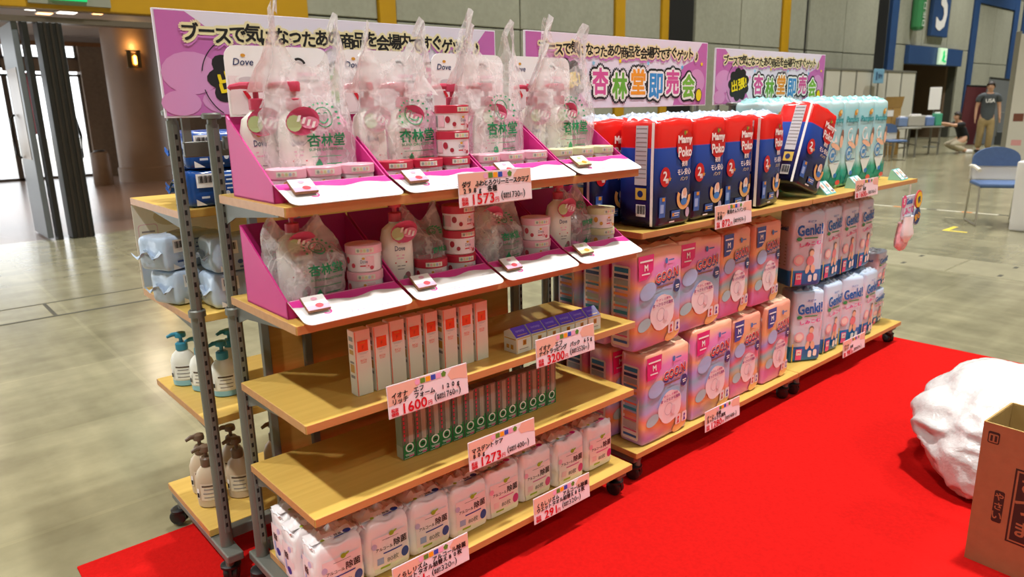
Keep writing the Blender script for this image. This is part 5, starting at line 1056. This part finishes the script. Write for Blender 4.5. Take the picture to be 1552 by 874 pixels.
# ================================================================== cardboard box and white bag on the carpet
M_KR = mat('box_kraft', '#985f3d', .7, .06, 30, .1); M_KRI = mat('box_kraft_inside', '#a88a50', .75, .06, 20); M_INK = mat('box_ink', '#2c1a14', .6)  # outer kraft colour darkened for the shade on walls facing away from the light
bx = empty('carton_box', (2.296, .563, .006), -.06); tag(bx, 'open brown cardboard carton with dark lettering on the red carpet', 'carton')
bw, bl, bh, t = .21, .46, .445, .005
for nm, a in (('left_wall', (0, t, -bl, 0)), ('right_wall', (bw-t, bw, -bl, 0)), ('rear_wall', (t, bw-t, -t, 0)), ('front_wall', (t, bw-t, -bl, -bl+t))):
    m = MB(); m.box(a[0], a[1], a[2], a[3], 0, bh, M_KR); w_ = m.build(nm, bx)
    ins = MB()
    if nm == 'left_wall': ins.box(t, t+.0008, -bl+t, -t, .005, bh-.001, M_KRI)
    elif nm == 'right_wall': ins.box(bw-t-.0008, bw-t, -bl+t, -t, .005, bh-.001, M_KRI)
    elif nm == 'rear_wall': ins.box(t, bw-t, -t-.0008, -t, .005, bh-.001, M_KRI)
    else: ins.box(t, bw-t, -bl+t, -bl+t+.0008, .005, bh-.001, M_KRI)
    ins.build('inner_liner', w_)
m = MB(); m.box(t, bw-t, -bl+t, -t, 0, .006, M_KRI); m.build('bottom', bx)
m = MB(); m.box(0, bw, -bl, 0, bh, bh+.003, M_KRI)
m.v = []; m.f = []; m.mi = []
for a in ((0, t, -bl, 0), (bw-t, bw, -bl, 0), (t, bw-t, -t, 0), (t, bw-t, -bl, -bl+t)): m.box(a[0], a[1], a[2], a[3], bh, bh+.002, M_KRI)
m.build('rim', bx)['kind'] = 'stuff'
m = MB(); p = Pr(m, LEFT(0), .0006)
p.rrect(.03, .405, .03, .036, .005, M_INK, 1); p.rrect(.03, .403, .024, .026, .003, M_KR, 2); p.rect(.025, .403, .006, .018, M_INK, 3); p.rect(.036, .403, .006, .018, M_INK, 3)
p.rrect(.066, .2, .026, .1, .006, M_INK, 1)
for k, ch in enumerate('やさい'): p.text(ch, .066, .232-.03*k, .022, M_KR, 2, .03)
p.rect(.2, .22, .21, .23, M_INK, 1); p.rect(.2, .22, .2, .22, M_KR, 2); p.rect(.2, .22, .19, .21, M_INK, 3)
for k, ch in enumerate('さつま'): p.text(ch, .135, .292-.068*k, .045, M_KR, 4, .03)
for k, ch in enumerate('いも'): p.text(ch, .21, .28-.1*k, .08, M_KR, 4, .04)
p.ell(.15, .38, .035, .014, mat('hand_hole', '#5a4420', .8), 1)
m.build('box_print', bx)['kind'] = 'stuff'
# white plastic bag: crumpled heap with a gathered lower corner
M_WBAG = mat('white_bag_film', '#c9c7c5', .22, .03, 10, .6, bscale=30)
b = MB(); NU, NV = 110, 64; vs = []
for j in range(NV+1):
    v = j/NV
    for i in range(NU):
        u = 2*PI*i/NU; ph = (v-.5)*PI; c, s_ = math.cos(u), math.sin(u); r = max(0, math.cos(ph))**.75
        d = Vector((c*r, s_*r, math.sin(ph))); q = d*1.5+Vector((3.1, 1.7, .4))
        k = 1+.13*noise.noise(q)+.09*(ridge(q*1.5+Vector((0, 2, 5)))-.5)+.03*ridge(Vector((q.x*3.1, q.y*3.1, q.z*1.6)))+.008*ridge(q*7)
        x, y, z = d.x*.325*k, d.y*.29*k, .18+d.z*.185*k
        lo2 = max(0, -d.z); sh = 1-.42*lo2; x = x*sh-.27*lo2; y *= sh
        z += .05*max(0, d.z)*d.x
        vs.append((x, y, max(.001, z)))
b.add(vs, [(j*NU+i, j*NU+(i+1) % NU, (j+1)*NU+(i+1) % NU, (j+1)*NU+i) for j in range(NV) for i in range(NU)], M_WBAG)
wbag = b.build('plastic_bag', None, (2.985, .655, .006), (0, 0, .1), smooth='all'); tag(wbag, 'large crumpled white plastic bag lying behind the cardboard carton', 'plastic bag')
# ================================================================== furniture and people far back
M_CUSH = mat('chair_blue', '#4c648c', .7, .06, 30); M_CHR = mat('chair_steel', '#b8b4a8', .3, metal=.6); M_PLW = mat('chair_ivory', '#d8d2c4', .5)
def make_chair():
    t = empty('office_chair'); b = MB(); b.rbox(0, 0, .44, .23, .23, .025, .02, M_CUSH, n=3, k=2); b.build('seat', t, smooth=True)
    k = MB(); pts = []
    for i in range(13):
        a = PI*i/12; pts.append((.23*math.cos(a), .70+.13*math.sin(a)))
    pts += [(-.23, .62), (.23, .62)]
    k.prism(pts, .19, .225, M_CUSH, 'xz'); k.build('backrest', t, fix=True)
    k = MB(); k.bbox(-.24, .24, .2, .225, .47, .64, M_PLW, .005); k.build('back_shell', t)
    for sx in (-1, 1):
        f = MB(); f.tube([(sx*.225, -.23, .01), (sx*.225, -.2, .42), (sx*.22, .18, .42)], .011, M_CHR); f.build('leg', t, smooth=True)
        f = MB(); f.tube([(sx*.225, .26, .01), (sx*.222, .2, .42), (sx*.215, .215, .66)], .011, M_CHR); f.build('leg', t, smooth=True)
        f = MB(); f.tube([(sx*.225, -.23, .012), (sx*.225, .26, .012)], .01, M_CHR); f.build('skid', t, smooth=True)
    f = MB(); f.tube([(-.24, -.19, .6), (-.25, 0, .63), (-.24, .2, .62)], .02, M_PLW); f.build('armrest', t, smooth=True)
    return t
ch = Proto(make_chair())
o = ch.place((9.28, 2.47, 0), (0, 0, -1.05), 'blue cushioned chair with an ivory back shell beside the white-draped table'); o['category'] = 'chair'; o['group'] = 'blue chairs'
o = ch.place((17.75, 6.95, 0), (0, 0, -.6), 'blue chair far back beside the brown cartons'); o['category'] = 'chair'; o['group'] = 'blue chairs'
# draped table at the right edge
tb = empty('exhibition_table', (9.38, 1.885, 0)); tag(tb, 'table under a white floor-length cloth at the right edge', 'table')
M_CLOTH = mat('table_cloth', '#dcd9d4', .7, .02, 5)
b = MB(); b.rbox(0, 0, .36, .5, .34, .36, .02, M_CLOTH, n=8, k=2); b.v = [(x+.008*math.sin(y*40)*(1-z/.72), y+.008*math.sin(x*40)*(1-z/.72), z) for x, y, z in b.v]; b.build('cloth', tb, smooth=True)
m = MB(); m.box(-.42, .42, -.28, .28, .30, .68, M_STEEL); m.build('table_frame', tb)
m = MB(); m.bbox(-.12, .12, -.12, .12, 0, .1, mat('item_brown', '#7a4634', .5), .01); o = m.build('display_box', None, (9.05, 2.0, .7215)); tag(o, 'small brown box standing on the white-draped table', 'box')
m = MB(); m.bbox(-.1, .1, -.02, .02, 0, .13, mat('item_pink', '#e0a0a0', .5), .004); o = m.build('print', None, (9.25, 2.12, .7215)); o.name = 'leaflet_holder'; tag(o, 'pink leaflet holder on the white-draped table', 'holder')
# white booth wall at the right edge
bw_ = MB(); bw_.bbox(-.03, .03, -2.2, 0, 0, 2.45, mat('booth_white', '#d9d5ca', .6, .02, 2), .005); bw_ = bw_.build('booth_panel', None, (15.9, 4.20, 0)); tag(bw_, 'white exhibition booth wall cut by the right edge of the photo', 'partition')
m = MB(); m.bbox(-.035, .035, 0, .08, 0, 2.5, mat('booth_post', '#8a8678', .5), .004); m.build('edge_post', bw_)
m = MB(); p = Pr(m, LEFT(-.03), .002); p.rect(.14, 1.0, .16, .14, mat('item_brown', '')); p.rect(.16, .55, .16, .1, mat('item_pink', '')); m.build('notice', bw_)['kind'] = 'stuff'
# row of white partition panels
pt = empty('partition_wall', (20.4, 8.5, 0)); tag(pt, 'row of white partition panels in front of the concrete wall', 'partition')
M_PT = mat('partition_white', '#c9c6b8', .55, .02, 2); M_PTF = mat('partition_frame', '#6f6d64', .5)
xs = [17.4, 18.2, 19.05, 19.95, 20.9, 21.85, 22.85]
for i in range(len(xs)-1):
    m = MB(); m.bbox(xs[i]+.03-20.4, xs[i+1]-.03-20.4, -.02, .02, .03, 2.08, M_PT, .005); m.build('panel', pt)
for x in xs: m = MB(); m.bbox(x-.03-20.4, x+.03-20.4, -.03, .03, 0, 2.1, M_PTF if x != xs[-1] else M_BLACK, .004); m.build('post', pt)
m = MB(); m.bbox(xs[0]-20.4, xs[-1]-20.4, -.03, .03, 2.08, 2.13, M_PTF, .004); m.build('top_rail', pt)
sg = MB(); sg.bbox(-.28, .28, -.02, .02, 0, .36, mat('sign_skyblue', '#7fb2d0', .5), .01); sg = sg.build('blue_sign', None, (20.05, 8.35, 1.78)); tag(sg, 'light blue sign with lettering on a stand in front of the white partition', 'sign')
m = MB(); p = Pr(m, FRONT(-.02), .003); p.rect(-.17, .18, .08, .2, M_BLUEP); p.text('受付', .05, .18, .12, M_BLUEP, 1, .03); m.build('lettering', sg)['kind'] = 'stuff'
m = MB(); m.tube([(0, 0, -1.78), (0, 0, 0)], .02, M_STEEL); m.build('stand_pole', sg, smooth=True)
m = MB(); m.lathe([(.2, -1.78), (.2, -1.75), (.03, -1.74)], M_STEEL, n=20); m.build('stand_base', sg, smooth=30)
# cartons
def carton(x, y, w, d, h, rz, lab, z=0, open_=False):
    c = MB(); c.bbox(-w/2, w/2, -d/2, d/2, 0, h, mat('far_kraft', '#b08a4c', .7, .08, 8), .006); o = c.build('carton_box', None, (x, y, z), (0, 0, rz)); tag(o, lab, 'carton', 'cartons by the partition')
    c = MB(); p = Pr(c, FRONT(-d/2), .003); p.rect(0, h*.5, .02, h*.96, mat('far_kraft_dark', '#7a5a2c', .7)); p.rect(-.1*w, h*.75, .35*w, .25*h, M_CARD, 2); c.build('carton_label', o)['kind'] = 'stuff'
    if open_:
        c = MB(); c.box(-w/2, w/2, -.01, .0, 0, .25, mat('far_kraft', ''), xf=lambda v: (v[0], v[1]-d/2-v[2]*.2, h+v[2])); c.build('flap', o)
    return o
carton(19.5, 7.86, .66, .42, .58, -.3, 'lower brown carton far back beside the small blue chair')
carton(19.48, 7.86, .6, .4, .6, -.35, 'upper open brown carton far back on the lower one', .581, True)
# long grey tables with things on top
def table(x, y, w, d, h, rz, lab):
    t = empty('folding_table', (x, y, 0), rz); tag(t, lab, 'table', 'grey folding tables'); mt = mat('table_grey', '#8c8a80', .5, .04, 4)
    m = MB(); m.bbox(-w/2, w/2, -d/2, d/2, h-.03, h, mt, .005); m.build('table_top', t)
    for sx in (-1, 1):
        for sy in (-1, 1): m = MB(); m.tube([(sx*(w/2-.08), sy*(d/2-.05), 0), (sx*(w/2-.08), sy*(d/2-.05), h-.03)], .022, mat('table_leg', '#6a6860', .4)); m.build('leg', t, smooth=True)
        m = MB(); m.box(sx*(w/2-.08)-.015, sx*(w/2-.08)+.015, -d/2, d/2, .28, .31, mat('table_leg', '')); m.build('side_bar', t)
    m = MB(); m.box(-w/2+.08, w/2-.08, d/2-.05, d/2-.03, h*.55, h*.58, mt); m.build('shelf_bar', t)
    return t
table(18.9, 7.2, .7, .45, .70, -.72, 'grey folding table at left in front of the cartons')
table(19.95, 7.2, 1.0, .5, .70, -.72, 'grey folding table the crouching person reaches towards')
for i, (x, y, z, w, h, c, lab) in enumerate(((19.60, 7.50, .705, .22, .22, '#7a90b8', 'small pale blue package on the far grey table, left'), (19.85, 7.28, .705, .42, .26, '#b0aca2', 'grey box on the far grey table'), (20.12, 7.06, .705, .2, .22, '#6a84b4', 'blue package on the far grey table, right'), (20.30, 6.93, .705, .16, .3, '#4ca886', 'green bottle-shaped package by the reaching hand'))):
    m = MB(); m.bbox(-w/2, w/2, -.1, .1, 0, h, mat(c, c, .5), .02); o = m.build('package', None, (x, y, z), (0, 0, -.7)); tag(o, lab, 'package', 'packages on the far table')
    q = MB(); q.rbox(0, 0, h+.015, w*.3, .05, .02, .01, M_CARD, n=1, k=1); q.build('top_tab', o)
# white notice in the opening, leaning boards behind the man
nt = MB(); nt.bbox(-.17, .17, -.01, .01, 0, .62, M_CARD, .003); nt = nt.build('notice_board', None, (23.1, 8.0, 1.06), (0, 0, -.7)); tag(nt, 'white notice on a stand in front of the brown corridor', 'notice')
m = MB(); m.tube([(0, 0, -1.06), (0, 0, 0)], .02, M_STEEL); m.build('stand_pole', nt, smooth=True)
m = MB(); m.lathe([(.18, -1.06), (.18, -1.03), (.03, -1.02)], M_STEEL, n=16); m.build('stand_base', nt, smooth=30)
for nm, x, y, w, h, c, ry, lab in (('leaning_board', 25.0, 7.55, .8, 1.72, '#5a2428', .06, 'dark maroon board leaning by the wall behind the man'), ('leaning_board', 25.0, 7.05, .9, 1.9, '#6a6e70', .12, 'grey board leaning by the wall behind the man')):
    m = MB(); m.bbox(-w/2, w/2, -.03, .03, 0, h, mat(c, c, .6, .05, 4), .01); o = m.build(nm, None, (x, y, .0), (.0, ry, -.72)); tag(o, lab, 'board', 'boards leaning behind the man')
    q = MB(); q.bbox(-w/2, w/2, -.035, .035, h-.05, h, M_DGREY, .005); q.build('edge_strip', o)
m = MB(); m.bbox(-.5, .5, -.35, .35, .05, .42, mat('cart_dark', '#3a3e40', .6, .1, 5), .02); o = m.build('hand_cart', None, (24.3, 6.1, 0), (0, 0, -.7)); tag(o, 'dark low cart with bundles behind the man', 'cart')
for sx in (-1, 1): q = MB(); q.lathe([(.05, -.02), (.05, .02)], M_RUB, n=14, xf=lambda v, sx=sx: (sx*.4, v[2]-.3, v[0]+.05)); q.build('wheel', o)
q = MB(); q.rbox(0, .05, .5, .3, .2, .1, .06, mat('bundle_blue', '#b8c8dc', .6), n=2, k=2); q.build('bundle', o, smooth=True)
q = MB(); q.tube([(-.5, -.3, .3), (-.5, -.3, .95), (-.5, .3, .95), (-.5, .3, .3)], .02, M_STEEL); q.build('handle', o, smooth=True)
# --- people
def skin(name, verts, edges, m, parent=None, sub=2, root=0):
    me = bpy.data.meshes.new(name); me.from_pydata([v[:3] for v in verts], edges, []); o = bpy.data.objects.new(name, me); COL.objects.link(o)
    sk = o.modifiers.new('skin', 'SKIN'); sk.use_smooth_shade = True
    for i, v in enumerate(verts):
        d = me.skin_vertices[0].data[i]; r = v[3]; d.radius = r if isinstance(r, tuple) else (r, r); d.use_root = (i == root)
    ss = o.modifiers.new('sub', 'SUBSURF'); ss.levels = sub; ss.render_levels = sub
    dg = bpy.context.evaluated_depsgraph_get(); nm = bpy.data.meshes.new_from_object(o.evaluated_get(dg)); nm.name = name
    o.modifiers.clear(); o.data = nm; nm.materials.clear(); nm.materials.append(m); nm.polygons.foreach_set('use_smooth', [True]*len(nm.polygons))
    if parent: o.parent = parent
    return o
M_SK = mat('skin_tone', '#c79a7c', .55, .03, 10); M_HAIR = mat('hair_dark', '#2a1d16', .6, .15, 40); M_TEE = mat('shirt_charcoal', '#4a4f52', .85, .08, 20); M_TEEK = mat('shirt_black', '#121214', .8, .1, 20); M_KHA = mat('trousers_khaki', '#a48e62', .8, .08, 18); M_BEI = mat('trousers_beige', '#c2b79e', .8, .06, 18); M_SHOE = mat('shoe_dark', '#2c2a28', .6, .1, 20)
def hand(V, E, w, s, d):
    """palm, four unequal fingers and a side thumb continuing from wrist vertex w; d = direction of the fingers"""
    d = Vector(d).normalized(); sd = Vector((0, 1, 0)) if abs(d.y) < .7 else Vector((1, 0, 0)); p0 = Vector(V[w][:3]); V.append((*(p0+d*.06), .028)); pm = len(V)-1; E.append((w, pm))
    for k, (ln, o) in enumerate(((.07, -.03), (.08, -.01), (.075, .01), (.06, .028))):
        a = p0+d*.085+sd*o; V.append((*a, .010)); E.append((pm, len(V)-1)); V.append((*(a+d*ln*.55+Vector((0, -.008, 0))), .009)); E.append((len(V)-2, len(V)-1)); V.append((*(a+d*ln+Vector((0, -.022, 0))), .007)); E.append((len(V)-2, len(V)-1))
    a = p0+d*.04-sd*.045; V.append((*a, .010)); E.append((pm, len(V)-1)); V.append((*(a+d*.04-sd*.01), .009)); E.append((len(V)-2, len(V)-1))
def head_parts(root, hc, fwd, r=.1, hairlen=0):
    """ears, nose, eyes, mouth and hair around head centre hc; fwd horizontal facing"""
    f = Vector(fwd).normalized(); s = Vector((-f.y, f.x, 0)); hc = Vector(hc); b = MB()
    b.lathe([(.0, -.03), (.012, -.015), (.009, .01), (.0, .035)], M_SK, n=8, xf=lambda v: tuple(hc+f*(.092+max(0, -v[2])*.2)+Vector((v[0], v[1], v[2])))); b.build('nose', root, smooth=True)
    for k in (-1, 1):
        e = MB(); e.lathe([(.0, -.006), (.010, -.003), (.010, .003), (.0, .006)], M_HAIR, n=10, xf=lambda v, k=k: tuple(hc+f*.088+s*k*.034+Vector((v[0]*.7, v[1]*.7, v[2]+.012)))); e.build('eye', root)
        e = MB(); e.lathe([(.0, -.03), (.014, -.015), (.016, .01), (.0, .03)], M_SK, n=8, xf=lambda v, k=k: tuple(hc+s*k*.082+Vector((v[0], v[1], v[2])))); e.build('ear', root, smooth=True)
    e = MB(); e.rbox(0, 0, 0, .022, .008, .005, .004, mat('lips', '#a86a5c', .6), n=1, k=1, xf=lambda v: tuple(hc+f*(.083-v[1])+s*v[0]+Vector((0, 0, v[2]-.052)))); e.build('mouth', root)
    h = MB(); n = 20; vs = []; rings = 8
    for j in range(rings+1):
        ph = PI/2-j/rings*PI*.62
        for i in range(n):
            a = 2*PI*i/n; dv = Vector((math.cos(a)*math.cos(ph), math.sin(a)*math.cos(ph), math.sin(ph))); fr = dv.x*f.x+dv.y*f.y
            z = dv.z
            if fr > .25 and z < .45: z = .45; dv = dv*.93
            q = 1+.06*noise.noise(dv*7); vs.append(tuple(hc+Vector((dv.x*.098*q, dv.y*.098*q, .012+z*.118*q-(hairlen if (j == rings and fr < .1) else 0)))))
    h.add(vs, [(j*n+i, (j+1)*n+i, (j+1)*n+(i+1) % n, j*n+(i+1) % n) for j in range(rings) for i in range(n)], M_HAIR); h.build('hair', root, smooth=True)
# standing man in charcoal shirt (built facing -Y)
man = empty('person', (21.45, 6.17, 0), -1.05); tag(man, 'person standing in a charcoal t-shirt and khaki trousers, looking to the left', 'person')
V = [(0, 0, .92, .12), (0, .01, 1.1, (.13, .10)), (0, .01, 1.3, (.16, .11)), (0, .0, 1.43, (.09, .07)), (0, -.005, 1.49, .052), (0, -.015, 1.56, (.075, .085)), (0, -.018, 1.635, (.08, .09)), (0, -.012, 1.70, (.05, .06))]
E = [(i, i+1) for i in range(7)]
for s in (-1, 1):
    b0 = len(V); V += [(s*.19, .01, 1.40, .06), (s*.245, .02, 1.14, .043), (s*.265, -.05, .90, .03)]; E += [(3, b0), (b0, b0+1), (b0+1, b0+2)]; hand(V, E, b0+2, s, (.03*s, -.15, -1))
    b0 = len(V); V += [(s*.095, 0, .84, .095), (s*.10, -.04 if s > 0 else -.0, .48, .062), (s*.10, .02 if s > 0 else .06, .10, .042), (s*.11, -.10 if s > 0 else -.06, .045, .035)]; E += [(0, b0), (b0, b0+1), (b0+1, b0+2), (b0+2, b0+3)]
skin('body', V, E, M_SK, man)
head_parts(man, (0, -.017, 1.625), (-.5, -1, 0))
V = [(0, 0, .73, (.165, .135)), (0, 0, .9, (.165, .13)), (0, .01, 1.1, (.17, .125)), (0, .01, 1.3, (.185, .13)), (0, .005, 1.425, (.12, .085))]; E = [(0, 1), (1, 2), (2, 3), (3, 4)]
for s in (-1, 1): b0 = len(V); V += [(s*.2, .01, 1.395, .078), (s*.24, .018, 1.24, .075)]; E += [(4, b0), (b0, b0+1)]
tee = skin('shirt', V, E, M_TEE, man)
m = MB(); p = Pr(m, FRONT(-.142), .002, post=lambda v: (v[0], v[1]+.9*v[0]*v[0], v[2])); p.text('USA', 0, 1.29, .09, M_WHITE, 1, .05, w=.2); m.build('shirt_print', tee)['kind'] = 'stuff'
V = [(0, 0, .93, (.155, .12)), (0, 0, .84, (.15, .12))]; E = [(0, 1)]
for s in (-1, 1): b0 = len(V); V += [(s*.10, 0, .74, .11), (s*.105, -.04 if s > 0 else 0, .46, .085), (s*.105, .02 if s > 0 else .06, .10, .072)]; E += [(1, b0), (b0, b0+1), (b0+1, b0+2)]
skin('trousers', V, E, M_KHA, man)
for s in (-1, 1): m = MB(); m.rbox(s*.11, -.03 if s > 0 else .01, .04, .05, .13, .04, .03, M_SHOE, n=2, k=3); m.build('shoe', man, smooth=True)
# crouching person in black reaching to the table (built facing -X, arm to -X)
wo = empty('person', (21.05, 6.56, 0), -.72); tag(wo, 'person kneeling in a black top and beige trousers, reaching towards the far table', 'person')
V = [(.05, 0, .34, .13), (.0, 0, .5, (.12, .1)), (-.06, 0, .66, (.13, .1)), (-.10, 0, .74, (.08, .07)), (-.13, 0, .79, .05), (-.16, 0, .855, (.08, .075)), (-.17, 0, .92, (.08, .075)), (-.16, 0, .975, (.05, .05))]; E = [(i, i+1) for i in range(7)]
for s in (-1, 1):
    b0 = len(V); V += [(-.12, s*.17, .72, .055), (-.34, s*.17, .70, .042), (-.56, s*.14, .76, .03)]; E += [(3, b0), (b0, b0+1), (b0+1, b0+2)]; hand(V, E, b0+2, s, (-1, 0, .05))
    b0 = len(V); V += [(.0, s*.10, .3, .095), (-.32, s*.13, .22, .07), (.02, s*.13, .08, .05), (.13, s*.13, .05, .035)]; E += [(0, b0), (b0, b0+1), (b0+1, b0+2), (b0+2, b0+3)]
skin('body', V, E, M_SK, wo)
head_parts(wo, (-.17, 0, .915), (-1, 0, 0), hairlen=.05)
V = [(.11, 0, .24, (.15, .15)), (.0, 0, .5, (.16, .13)), (-.06, 0, .66, (.16, .12)), (-.1, 0, .74, (.1, .085))]; E = [(0, 1), (1, 2), (2, 3)]
for s in (-1, 1): b0 = len(V); V += [(-.12, s*.18, .715, .07), (-.28, s*.18, .70, .065)]; E += [(3, b0), (b0, b0+1)]
skin('black_top', V, E, M_TEEK, wo)
V = [(.06, 0, .33, (.15, .13)), (.05, 0, .28, (.14, .12))]; E = [(0, 1)]
for s in (-1, 1): b0 = len(V); V += [(-.04, s*.11, .28, .105), (-.33, s*.13, .22, .08), (.03, s*.13, .09, .065)]; E += [(1, b0), (b0, b0+1), (b0+1, b0+2)]
skin('trousers', V, E, M_BEI, wo)
for s in (-1, 1): m = MB(); m.rbox(.14, s*.13, .05, .10, .045, .045, .03, M_CARD, n=2, k=3); m.build('shoe', wo, smooth=True)
